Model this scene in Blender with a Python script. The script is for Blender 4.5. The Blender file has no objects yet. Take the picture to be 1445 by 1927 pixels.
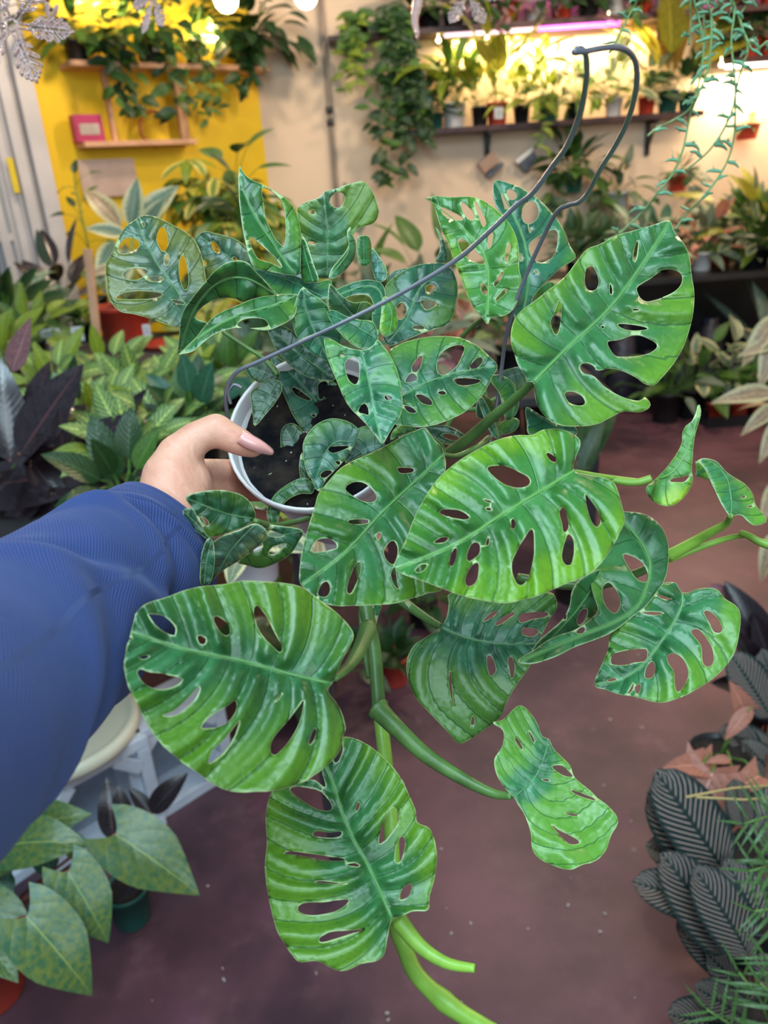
import bpy, bmesh, math, random
import numpy as np
from mathutils import Vector, Matrix, noise
from mathutils.geometry import delaunay_2d_cdt
random.seed(7)
S = bpy.context.scene
COL = S.collection
PI = math.pi
# ---------------------------------------------------------------- camera
W, H, F = 1445.0, 1927.0, 1450.0
PITCH, ROLL, CAMZ = math.radians(23), math.radians(4), 1.55
CP = Vector((0, 0, CAMZ))
fw = Vector((0, math.cos(PITCH), -math.sin(PITCH)))
u0 = Vector((0, math.sin(PITCH), math.cos(PITCH)))
RT = math.cos(ROLL) * Vector((1, 0, 0)) - math.sin(ROLL) * u0
UP = math.cos(ROLL) * u0 + math.sin(ROLL) * Vector((1, 0, 0))
cam = bpy.data.cameras.new('camera')
co = bpy.data.objects.new('camera', cam); COL.objects.link(co)
co.matrix_world = Matrix(((RT.x, UP.x, -fw.x, 0), (RT.y, UP.y, -fw.y, 0), (RT.z, UP.z, -fw.z, CAMZ), (0, 0, 0, 1)))
cam.sensor_fit = 'HORIZONTAL'; cam.sensor_width = 36; cam.lens = 36 * F / W
cam.clip_start = 0.02; cam.clip_end = 60
cam.dof.use_dof = True; cam.dof.focus_distance = 0.53; cam.dof.aperture_fstop = 10.5
S.camera = co
# ---------------------------------------------------------------- world, exposure, daylight
wd = bpy.data.worlds.new('world'); S.world = wd; wd.use_nodes = True
wd.node_tree.nodes['Background'].inputs[0].default_value = (0.62, 0.74, 1.0, 1)
wd.node_tree.nodes['Background'].inputs[1].default_value = 0.19
S.view_settings.view_transform = 'Standard'; S.view_settings.look = 'None'
S.view_settings.exposure = 0.22; S.view_settings.gamma = 1; S.view_settings.use_curve_mapping = False
def area(name, loc, target, sx, sy, power, color, spread=180):
    l = bpy.data.lights.new(name, 'AREA'); l.shape = 'RECTANGLE'; l.size = sx; l.size_y = sy
    l.energy = power; l.color = color; l.spread = math.radians(spread)
    o = bpy.data.objects.new(name, l); COL.objects.link(o); o.location = loc
    o.rotation_euler = (Vector(target) - Vector(loc)).to_track_quat('-Z', 'Y').to_euler()
    return o
def point(name, loc, power, color, r=0.03):
    l = bpy.data.lights.new(name, 'POINT'); l.energy = power; l.color = color; l.shadow_soft_size = r
    o = bpy.data.objects.new(name, l); COL.objects.link(o); o.location = loc
    return o
# daylight: the tall shop front behind the photographer; an added overhead light gives the leaf sheen
area('shopfront_daylight', (0.9, -2.4, 2.6), (0.2, 1.2, 0.9), 3.6, 2.0, 84, (0.70, 0.90, 1.0))
area('added_top_light', (-0.2, -0.35, 3.6), (0.1, 0.75, 1.0), 2.2, 1.3, 80, (0.64, 0.89, 1.0))
# ---------------------------------------------------------------- projection helpers
def ray(px, py):
    px, py = float(px), float(py)
    return fw + (px - W / 2) / F * RT - (py - H / 2) / F * UP
def at(px, py, d):
    d = float(d)
    return CP + d * ray(px, py)
def on(px, py, z):
    r = ray(px, py); return CP + r * ((z - CAMZ) / r.z)
def hit(px, py, p, n):
    r = ray(px, py); return CP + r * ((Vector(p) - CP).dot(n) / r.dot(n))
# ---------------------------------------------------------------- object helpers
def link(name, me, mat=None, parent=None, loc=None):
    o = bpy.data.objects.new(name, me); COL.objects.link(o)
    if mat is not None and me is not None and not me.materials: me.materials.append(mat)
    if parent is not None: o.parent = parent
    if loc is not None: o.location = loc
    return o
def tag(o, label, cat=None, group=None, kind=None):
    if label: o['label'] = label
    if cat: o['category'] = cat
    if group: o['group'] = group
    if kind: o['kind'] = kind
    return o
def empty(name, loc, label, cat, group=None, rz=0):
    o = bpy.data.objects.new(name, None); COL.objects.link(o); o.location = loc; o.rotation_euler = (0, 0, rz)
    o.empty_display_size = 0.05
    return tag(o, label, cat, group)
def mesh(name, verts, faces, smooth=True):
    me = bpy.data.meshes.new(name); me.from_pydata([tuple(v) for v in verts], [], faces)
    if smooth: me.shade_smooth()
    me.update(); return me
class MB:
    def __init__(s): s.v = []; s.f = []; s.loc = Vector((0, 0, 0))
    def add(s, v, f):
        n = len(s.v); s.v += [tuple(p) for p in v]; s.f += [tuple(i + n for i in q) for q in f]
    def box(s, c, size, R=None, bev=0.0):
        bm = bmesh.new(); bmesh.ops.create_cube(bm, size=1)
        for v in bm.verts: v.co = Vector((v.co.x * size[0], v.co.y * size[1], v.co.z * size[2]))
        if bev: bmesh.ops.bevel(bm, geom=bm.edges[:], offset=bev, segments=2, affect='EDGES', profile=0.6)
        bm.verts.index_update()
        R = R or Matrix.Identity(3); c = Vector(c)
        s.add([R @ v.co + c for v in bm.verts], [[v.index for v in f.verts] for f in bm.faces]); bm.free()
    def tube(s, pts, rad, n=8, caps=True, flat=1.0):
        pts = [Vector(p) for p in pts]
        rad = [float(r) for r in rad] if hasattr(rad, '__len__') else [float(rad)] * len(pts)
        T = [(pts[min(i + 1, len(pts) - 1)] - pts[max(i - 1, 0)]).normalized() for i in range(len(pts))]
        a = Vector((0, 0, 1)) if abs(T[0].z) < 0.9 else Vector((1, 0, 0))
        N = (a - T[0] * a.dot(T[0])).normalized(); vs = []
        for i, p in enumerate(pts):
            N = (N - T[i] * N.dot(T[i])).normalized(); B = T[i].cross(N)
            for k in range(n):
                t = 2 * PI * k / n; vs.append(p + rad[i] * (math.cos(t) * N + math.sin(t) * B * flat))
        fs = [(i * n + k, i * n + (k + 1) % n, (i + 1) * n + (k + 1) % n, (i + 1) * n + k) for i in range(len(pts) - 1) for k in range(n)]
        if caps: fs += [tuple(range(n))[::-1], tuple((len(pts) - 1) * n + k for k in range(n))]
        s.add(vs, fs)
    def lathe(s, prof, n=24, c=(0, 0, 0), R=None):
        R = R or Matrix.Identity(3); c = Vector(c); vs = []
        for r, z in prof:
            for k in range(n):
                t = 2 * PI * k / n; vs.append(R @ Vector((r * math.cos(t), r * math.sin(t), z)) + c)
        fs = [(i * n + k, i * n + (k + 1) % n, (i + 1) * n + (k + 1) % n, (i + 1) * n + k) for i in range(len(prof) - 1) for k in range(n)]
        s.add(vs, fs)
    def build(s, name, mat=None, parent=None, smooth=True, loc=None):
        me = mesh(name, s.v, s.f, smooth)
        if mat is not None: me.materials.append(mat)
        return link(name, me, None, parent, loc)
def crv(pts, n=6, closed=False):
    P = [np.array(p, float) for p in pts]; out = []; m = len(P)
    for i in range(m if closed else m - 1):
        if closed: a, b, c, d = P[i - 1], P[i], P[(i + 1) % m], P[(i + 2) % m]
        else: a, b, c, d = P[max(i - 1, 0)], P[i], P[i + 1], P[min(i + 2, m - 1)]
        for k in range(n):
            t = k / n
            out.append(0.5 * ((2 * b) + (c - a) * t + (2 * a - 5 * b + 4 * c - d) * t * t + (3 * b - a - 3 * c + d) * t ** 3))
    if not closed: out.append(P[-1])
    return out
def lerp(a, b, t): return a + (b - a) * t
# ---------------------------------------------------------------- materials
class G:
    def __init__(s, name):
        s.m = bpy.data.materials.new(name); s.m.use_nodes = True; s.t = s.m.node_tree
        s.b = s.t.nodes['Principled BSDF']; s.out = s.t.nodes['Material Output']
    def n(s, typ, **kw):
        x = s.t.nodes.new(typ)
        for k, v in kw.items(): setattr(x, k, v)
        return x
    def put(s, sock, v):
        if isinstance(v, bpy.types.NodeSocket): s.t.links.new(v, sock)
        elif v is not None:
            if sock.type == 'RGBA' and len(v) == 3: v = (*v, 1)
            sock.default_value = v
    def math(s, op, a, b=None, c=None, clamp=False):
        x = s.n('ShaderNodeMath', operation=op, use_clamp=clamp); s.put(x.inputs[0], a)
        if b is not None: s.put(x.inputs[1], b)
        if c is not None: s.put(x.inputs[2], c)
        return x.outputs[0]
    def mix(s, f, a, b, blend='MIX'):
        x = s.n('ShaderNodeMix', data_type='RGBA', blend_type=blend); s.put(x.inputs[0], f); s.put(x.inputs[6], a); s.put(x.inputs[7], b)
        return x.outputs[2]
    def noise(s, scale, detail=3, coord=None, rough=0.55, dist=0.0):
        x = s.n('ShaderNodeTexNoise'); x.inputs['Scale'].default_value = scale; x.inputs['Detail'].default_value = detail
        x.inputs['Roughness'].default_value = rough; x.inputs['Distortion'].default_value = dist
        s.put(x.inputs['Vector'], coord if coord is not None else s.obj()); return x.outputs['Fac']
    def obj(s): 
        if not hasattr(s, 'tc'): s.tc = s.n('ShaderNodeTexCoord')
        return s.tc.outputs['Object']
    def uv(s):
        s.obj(); x = s.n('ShaderNodeSeparateXYZ'); s.t.links.new(s.tc.outputs['UV'], x.inputs[0]); return x.outputs[0], x.outputs[1]
    def ss(s, v, a, b):
        x = s.n('ShaderNodeMapRange', interpolation_type='SMOOTHSTEP'); s.put(x.inputs[0], v); x.inputs[1].default_value = a; x.inputs[2].default_value = b
        return x.outputs[0]
    def bump(s, h, strength=0.4, dist=0.002):
        x = s.n('ShaderNodeBump'); x.inputs['Strength'].default_value = strength; x.inputs['Distance'].default_value = dist
        s.put(x.inputs['Height'], h); s.put(s.b.inputs['Normal'], x.outputs[0]); return x.outputs[0]
    def set(s, **kw):
        for k, v in kw.items(): s.put(s.b.inputs[k.replace('_', ' ')], v)
        return s
def plain(name, col, rough=0.5, var=0.25, scale=8, spec=0.5, bump=0.0, bdist=0.002, bscale=None, **kw):
    g = G(name); f = g.noise(scale, 4)
    dark = tuple(c * (1 - var) for c in col); lite = tuple(min(1, c * (1 + var)) for c in col)
    g.set(Base_Color=g.mix(g.ss(f, 0.3, 0.7), dark, lite), Roughness=rough)
    g.b.inputs['Specular IOR Level'].default_value = spec
    if bump: g.bump(g.noise(bscale or scale * 6, 4), bump, bdist)
    for k, v in kw.items(): g.put(g.b.inputs[k.replace('_', ' ')], v)
    return g.m
def emis(name, col, st):
    g = G(name); g.set(Base_Color=col, Emission_Color=col, Emission_Strength=st); return g.m
# generic leaf: u runs base to tip, v across (0.5 = midrib)
def leafmat(name, col, dark=None, stripe=None, nstripe=9, swidth=0.0, edge=None, ewidth=0.75, mid=None, midw=0.05, rough=0.38, spec=0.5, trans=0.15, slant=0.35, blotch=0.0, bumps=0.35, under=None, both=False):
    g = G(name); u, v = g.uv()
    av = g.math('ABSOLUTE', g.math('MULTIPLY', g.math('SUBTRACT', v, 0.5), 2.0))
    w = g.math('SUBTRACT', u, g.math('MULTIPLY', av, slant))
    nz = g.noise(18, 3)
    info = g.n('ShaderNodeObjectInfo')
    c = g.mix(g.ss(nz, 0.3, 0.7), dark or tuple(x * 0.6 for x in col), col)
    c = g.mix(g.math('MULTIPLY', info.outputs['Random'], 0.35), c, tuple(x * 0.5 for x in col))
    wave = g.math('ABSOLUTE', g.math('SINE', g.math('MULTIPLY', w, nstripe * PI)))
    if stripe:
        a = g.ss(wave, 1 - swidth - 0.08, 1 - swidth + 0.08)
        a = g.math('MULTIPLY', a, g.ss(av, 0.95, 0.75))
        c = g.mix(a, c, stripe)
    else:
        a = g.ss(wave, 0.12, 0.0); c = g.mix(g.math('MULTIPLY', a, 0.3), c, tuple(min(1, x * 1.7 + 0.02) for x in col))
    if edge:
        e = g.math('ADD', av, g.math('MULTIPLY', g.math('SUBTRACT', g.noise(30, 3), 0.5), 0.9))
        c = g.mix(g.ss(e, ewidth - 0.04, ewidth + 0.04), c, edge)
    m = g.ss(av, midw, midw * 0.3)
    c = g.mix(m, c, mid or tuple(min(1, x * 1.6 + 0.03) for x in col))
    if under:
        geo = g.n('ShaderNodeNewGeometry'); c = g.mix(geo.outputs['Backfacing'], c, under)
    g.set(Base_Color=c, Roughness=rough); g.b.inputs['Specular IOR Level'].default_value = spec
    g.bump(g.math('ADD', g.math('MULTIPLY', wave, 0.7), g.math('MULTIPLY', nz, 0.3)), bumps, 0.003)
    if trans:
        tr = g.n('ShaderNodeBsdfTranslucent'); g.put(tr.inputs[0], c)
        mx = g.n('ShaderNodeMixShader'); mx.inputs[0].default_value = trans
        g.t.links.new(g.b.outputs[0], mx.inputs[1]); g.t.links.new(tr.outputs[0], mx.inputs[2]); g.t.links.new(mx.outputs[0], g.out.inputs[0])
    return g.m
def leafmesh(name, L, Wd, shape='ovate', bend=0.4, fold=0.25, nu=9, nv=4, wave=0.0, seed=0):
    rnd = random.Random(seed); vs = []; uvs = []; fs = []
    def wid(t):
        if shape == 'ellip': return max(0.0, 1 - abs(2 * t - 1.0) ** 2.4) ** 0.55
        if shape == 'ovate': return math.sin(PI * min(1, t ** 0.8)) ** 0.75 * (1 - 0.25 * t)
        if shape == 'lance': return math.sin(PI * t ** 0.7) ** 1.0
        if shape == 'obov': return math.sin(PI * t ** 1.2) ** 0.6
        if shape == 'heart': return (math.sin(PI * (0.20 + 0.80 * t ** 0.85)) ** 0.9) * (1 - 0.55 * max(0, t - 0.45)) * (1 if t < .99 else 0)
        if shape == 'strap': return min(1, 4 * t) * (1 - t ** 4)
        if shape == 'arrow': return (1 - t) ** 0.8 * 0.98 + 0.02
    for i in range(nu + 1):
        t = i / nu; w = wid(t) * Wd / 2
        ang = bend * t; y = L * (t if abs(bend) < 1e-3 else math.sin(ang) / bend); z = -(0 if abs(bend) < 1e-3 else L * (1 - math.cos(ang)) / bend)
        for j in range(nv + 1):
            s = -1 + 2 * j / nv; back = 0
            if shape in ('heart', 'arrow') and t < 0.5: back = -abs(s) ** 1.5 * 0.22 * L * (1 - 2 * t)
            if t == 0 and shape in ('ovate', 'lance', 'obov', 'strap', 'ellip'): w = 0.02 * Wd
            zz = z + abs(s) * w * fold + wave * Wd * math.sin(t * 9 + s * 2 + seed) * abs(s)
            vs.append((s * w, y + back, zz)); uvs.append((t, (s + 1) / 2))
    for i in range(nu):
        for j in range(nv):
            a = i * (nv + 1) + j; fs.append((a, a + 1, a + nv + 2, a + nv + 1))
    me = mesh(name, vs, fs); uvl = me.uv_layers.new(name='UVMap')
    idx = np.zeros(len(me.loops), np.int32); me.loops.foreach_get('vertex_index', idx)
    uvl.data.foreach_set('uv', np.array(uvs, np.float32)[idx].ravel())
    return me
# ================================================================= materials
# floor
g = G('painted_concrete')
n1 = g.noise(1.1, 6, rough=0.6); n2 = g.noise(7, 6, rough=0.65); n3 = g.noise(60, 3)
c = g.mix(g.ss(n1, 0.35, 0.65), (0.050, 0.026, 0.038), (0.175, 0.075, 0.095))
c = g.mix(g.math('MULTIPLY', g.ss(n2, 0.52, 0.75), 0.45), c, (0.26, 0.13, 0.15))
sp = g.n('ShaderNodeTexVoronoi'); sp.inputs['Scale'].default_value = 9; g.put(sp.inputs['Vector'], g.obj())
spot = g.math('MULTIPLY', g.ss(sp.outputs['Distance'], 0.10, 0.03), g.ss(g.noise(3, 2), 0.5, 0.6))
c = g.mix(g.math('MULTIPLY', spot, 0.5), c, (0.34, 0.25, 0.27))
c = g.mix(g.math('MULTIPLY', g.ss(g.noise(2.3, 4, rough=0.7, dist=1.0), 0.58, 0.72), 0.5), c, (0.16, 0.05, 0.11))
g.set(Base_Color=c, Roughness=g.math('ADD', 0.30, g.math('MULTIPLY', n2, 0.3))); g.bump(g.math('ADD', n2, g.math('MULTIPLY', n3, 0.3)), 0.25, 0.004)
M_floor = g.m
M_cream = plain('cream_wall_paint', (0.80, 0.62, 0.46), 0.7, 0.10, 1.2, bump=0.15, bscale=30)
M_yellow = plain('yellow_wall_paint', (0.86, 0.56, 0.006), 0.55, 0.08, 1.5, bump=0.1, bscale=40)
M_white = plain('white_door_paint', (0.62, 0.58, 0.58), 0.45, 0.08, 3)
M_pinkwood = plain('pale_pine_wood', (0.62, 0.34, 0.20), 0.6, 0.2, 6, bump=0.2)
M_darkwood = plain('dark_maroon_shelf_wood', (0.055, 0.020, 0.022), 0.5, 0.25, 6, bump=0.2)
M_bench = plain('grey_bench_board', (0.035, 0.032, 0.034), 0.7, 0.3, 5, bump=0.3)
M_black = plain('black_plastic', (0.012, 0.013, 0.016), 0.4, 0.3, 5)
M_red = plain('terracotta_plastic', (0.50, 0.055, 0.03), 0.4, 0.15, 10)
M_green = plain('dark_green_plastic', (0.015, 0.10, 0.075), 0.4, 0.2, 10)
M_whitep = plain('white_plastic', (0.78, 0.76, 0.76), 0.35, 0.05, 8)
M_soil = plain('dark_soil', (0.018, 0.012, 0.010), 0.9, 0.6, 60, bump=1.0, bdist=0.01, bscale=120)
M_label = plain('plant_tag_paper', (0.80, 0.82, 0.86), 0.6, 0.04, 20)
M_ink = plain('label_ink', (0.05, 0.05, 0.10), 0.6, 0.1, 20)
M_metal = plain('dark_steel', (0.10, 0.10, 0.11), 0.35, 0.2, 8, Metallic=0.8)
M_pipe = plain('grey_conduit', (0.32, 0.26, 0.22), 0.45, 0.1, 8, Metallic=0.4)
M_stem = plain('green_petiole', (0.10, 0.22, 0.04), 0.4, 0.3, 20)
M_stemr = plain('reddish_petiole', (0.22, 0.06, 0.035), 0.4, 0.3, 20)
# ================================================================= setting
def struct(name, mb, m, parent=None, smooth=False):
    o = mb.build(name, m, parent, smooth); o['kind'] = 'structure'; return o
YB = 6.1                                    # back wall
b = MB(); b.box((0, 2.2, -0.05), (9.0, 8.6, 0.1)); struct('floor', b, M_floor)
NB = Vector((0, 1, 0)); PB = Vector((0, YB, 0))
c500 = hit(500, 300, PB, NB)
b = MB(); b.box(((c500.x + 3.2) / 2, YB + 0.05, 1.6), (3.2 - c500.x, 0.1, 3.2)); struct('wall_back', b, M_cream)
# yellow wall: slanting forward to the left from the edge of the cream wall
dY = Vector((-math.cos(math.radians(36)), -math.sin(math.radians(36)), 0)); NY = Vector((dY.y, -dY.x, 0)); NY = -NY if NY.y > 0 else NY
PY = Vector((c500.x, YB, 0)); LY = 3.15
RY = Matrix((( -dY.x, -dY.y, 0), (-dY.y, dY.x, 0), (0, 0, 1))).transposed()
RY = Matrix(((-dY.x, NY.x * -1, 0), (-dY.y, NY.y * -1, 0), (0, 0, 1)))
def wy(s, off, z): return PY + dY * s + NY * off + Vector((0, 0, z))     # s along wall leftwards, off out of the wall
b = MB(); b.box(wy(LY / 2, -0.05, 1.6), (LY, 0.1, 3.2), RY); struct('wall_left', b, M_yellow)
# right wall
c1290 = hit(1300, 300, PB, NB); XR = 3.2
b = MB(); b.box((XR + 0.05, 3.2, 1.6), (0.1, 6.0, 3.2)); struct('wall_right', b, M_cream)
# white door and casing at the left end of the yellow wall
pL = hit(70, 300, PY, NY); sL = (pL - PY).dot(dY)
fr = MB(); fr.box(wy(sL + 0.0, 0.02, 1.35), (0.10, 0.16, 2.7), RY, 0.01)
tr = struct('trim_1', fr, M_white)
fr = MB(); fr.box(wy(sL + 0.16, -0.02, 1.35), (0.24, 0.05, 2.7), RY, 0.004); fr.box(wy(sL + 0.11, 0.02, 1.35), (0.06, 0.10, 2.7), RY, 0.006); fr.box(wy(sL + 0.19, 0.0, 1.35), (0.05, 0.06, 2.7), RY, 0.006)
struct('trim_2', fr, M_white)
dr = MB(); dr.box(wy(sL + 0.62, 0.0, 1.35), (0.75, 0.05, 2.7), RY)
d1 = struct('door_1', dr, plain('pale_grey_door', (0.30, 0.33, 0.38), 0.3, 0.15, 2))
st = MB()
for z in (0.5, 0.95, 1.4): st.box(wy(sL + 0.5, 0.035, z), (0.5, 0.02, 0.04), RY)
st.box(wy(sL + 0.30, 0.04, 1.35), (0.05, 0.03, 2.7), RY); st.build('mullion', M_white, d1, False)
st = MB(); p = hit(25, 330, PY + NY * 0.07, NY); st.box(p, (0.035, 0.01, 0.19), RY, 0.003)
tag(st.build('sticker', plain('yellow_sticker', (0.8, 0.6, 0.02), 0.5, 0.05), d1, False), 'yellow upright sticker')
# conduit on the cream wall
p0 = hit(606, 20, PB, NB); p1 = hit(625, 285, PB, NB)
b = MB(); x = (p0.x + p1.x) / 2
b.tube([(x, YB - 0.03, z) for z in (0.9, 1.4, 1.9, 2.4, 3.1)], 0.017, 10)
o = b.build('conduit_pipe', M_pipe); tag(o, 'thin grey conduit pipe running down the cream wall right of the yellow paint', 'pipe')
for z in (2.05, 1.97):
    b = MB(); b.tube([(x, YB - 0.03, z - 0.02), (x, YB - 0.03, z + 0.02)], 0.026, 10); b.build('pipe_clamp', M_metal, o)
# ================================================================= the hanging monstera in the hand
def adopt(o, root):
    o.parent = root
    o.matrix_parent_inverse = (Matrix.Translation(root.location) @ root.rotation_euler.to_matrix().to_4x4()).inverted()
    return o
V = {1: (180, 300, 2.676), 2: (620, 320, 2.007), 3: (540, 760, 2.189), 4: (740, 1000, 2.0496), 5: (220, 1060, 2.125),
     6: (0, 740, 2.3306), 7: (1100, 700, 4.188), 8: (920, 0, 2.752), 9: (600, 1080, 4.587), 0: (0, 0, 1.0)}
def cv(view, pts):
    ox, oy, s = V[view]; return [(ox + x / s, oy + y / s) for x, y in pts]
# ---- leaf material: colour comes from the object colour, relief from the blade itself
def heromat():
    g = G('monstera_leaf'); u, v = g.uv(); av = g.math('ABSOLUTE', v)
    info = g.n('ShaderNodeObjectInfo'); base = info.outputs['Color']
    sep = g.n('ShaderNodeSeparateColor'); 
    n1 = g.noise(22, 3, rough=0.5); n2 = g.noise(75, 3); n3 = g.noise(260, 2)
    cx = g.n('ShaderNodeCombineXYZ'); g.put(cx.inputs[0], g.math('MULTIPLY', u, 0.9)); g.put(cx.inputs[1], g.math('MULTIPLY', v, 3.0)); g.put(cx.inputs[2], g.math('MULTIPLY', info.outputs['Random'], 20.0))
    band = g.noise(1.0, 2, coord=cx.outputs[0], rough=0.45)  # bands along the veins, partly sky sheen laid into the colour
    dark = g.mix(1.0, base, (0.26, 0.42, 0.50), 'MULTIPLY')
    lite = g.mix(1.0, base, (2.6, 1.40, 0.40), 'MULTIPLY')
    glau_sheen = g.mix(0.3, base, (0.030, 0.17, 0.11))  # bluish leaf tone with some cyan sky sheen painted in
    c = g.mix(g.ss(band, 0.36, 0.62), dark, glau_sheen)
    k = g.math('ADD', av, g.math('ADD', g.math('MULTIPLY', g.math('SUBTRACT', band, 0.5), -0.55), g.math('MULTIPLY', g.math('SUBTRACT', n1, 0.5), 0.45)))
    c = g.mix(g.ss(k, 0.05, 0.22), c, g.mix(1.0, base, (0.9, 0.85, 0.8), 'MULTIPLY'))
    c = g.mix(g.math('MULTIPLY', g.ss(k, 0.14, 0.36), 0.85), c, lite)
    c = g.mix(g.math('MULTIPLY', g.ss(n2, 0.55, 0.75), 0.18), c, lite)
    # lateral veins (u carries the vein number)
    wave = g.math('ABSOLUTE', g.math('SINE', g.math('MULTIPLY', u, PI)))
    vein = g.math('MULTIPLY', g.ss(wave, 0.16, 0.0), g.ss(av, 0.0, 0.03))
    c = g.mix(g.math('MULTIPLY', vein, 0.8), c, g.mix(1.0, base, (0.25, 0.45, 0.4), 'MULTIPLY'))
    # net of fine veins
    vo = g.n('ShaderNodeTexVoronoi', feature='DISTANCE_TO_EDGE'); vo.inputs['Scale'].default_value = 120; g.put(vo.inputs['Vector'], g.obj())
    net = g.ss(vo.outputs['Distance'], 0.12, 0.0)
    c = g.mix(g.math('MULTIPLY', net, 0.16), c, dark)
    mid = g.ss(av, 0.014, 0.005)
    c = g.mix(g.math('MULTIPLY', mid, 0.75), c, g.mix(0.35, base, (0.35, 0.55, 0.25)))
    at_ = g.n('ShaderNodeAttribute', attribute_name='rim'); rim = g.ss(at_.outputs['Fac'], 0.0006, 0.0001)
    c = g.mix(g.math('MULTIPLY', rim, 0.6), c, (0.62, 0.72, 0.34))
    g.set(Base_Color=c, Roughness=g.math('ADD', 0.30, g.math('MULTIPLY', n2, 0.2)))
    g.b.inputs['Specular IOR Level'].default_value = 0.6
    g.b.inputs['Sheen Weight'].default_value = 0.0
    h = g.math('ADD', g.math('MULTIPLY', n2, 0.35), g.math('MULTIPLY', g.ss(vo.outputs['Distance'], 0.0, 0.25), 0.12))
    h = g.math('SUBTRACT', h, g.math('MULTIPLY', vein, 0.6))
    g.b.inputs['Coat Weight'].default_value = 0.25; g.b.inputs['Coat Roughness'].default_value = 0.28; g.bump(h, 0.5, 0.0016)
    tr_ = g.n('ShaderNodeBsdfTranslucent'); g.put(tr_.inputs[0], g.mix(1.0, c, (1.3, 1.5, 0.5), 'MULTIPLY'))
    mx = g.n('ShaderNodeMixShader'); mx.inputs[0].default_value = 0.12
    g.t.links.new(g.b.outputs[0], mx.inputs[1]); g.t.links.new(tr_.outputs[0], mx.inputs[2]); g.t.links.new(mx.outputs[0], g.out.inputs[0])
    return g.m
M_hero = heromat()
g = G('leaf_midrib'); info = g.n('ShaderNodeObjectInfo'); g.set(Base_Color=g.mix(0.30, info.outputs['Color'], (0.22, 0.42, 0.16)), Roughness=0.4); M_rib = g.m
def inside(pts, poly):
    x, y = pts[:, 0], pts[:, 1]; r = np.zeros(len(pts), bool); n = len(poly); j = n - 1
    for i in range(n):
        xi, yi = poly[i]; xj, yj = poly[j]
        if yi != yj:
            r ^= ((yi > y) != (yj > y)) & (x < (xj - xi) * (y - yi) / (yj - yi) + xi)
        j = i
    return r
def resample(poly, step):
    P = np.array(poly); Q = np.roll(P, -1, 0); L = np.hypot(*(Q - P).T); cum = np.concatenate([[0], np.cumsum(L)])
    n = max(6, int(cum[-1] / step)); t = np.linspace(0, cum[-1], n, endpoint=False)
    PP = np.vstack([P, P[:1]]); return np.stack([np.interp(t, cum, PP[:, 0]), np.interp(t, cum, PP[:, 1])], 1)
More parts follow.
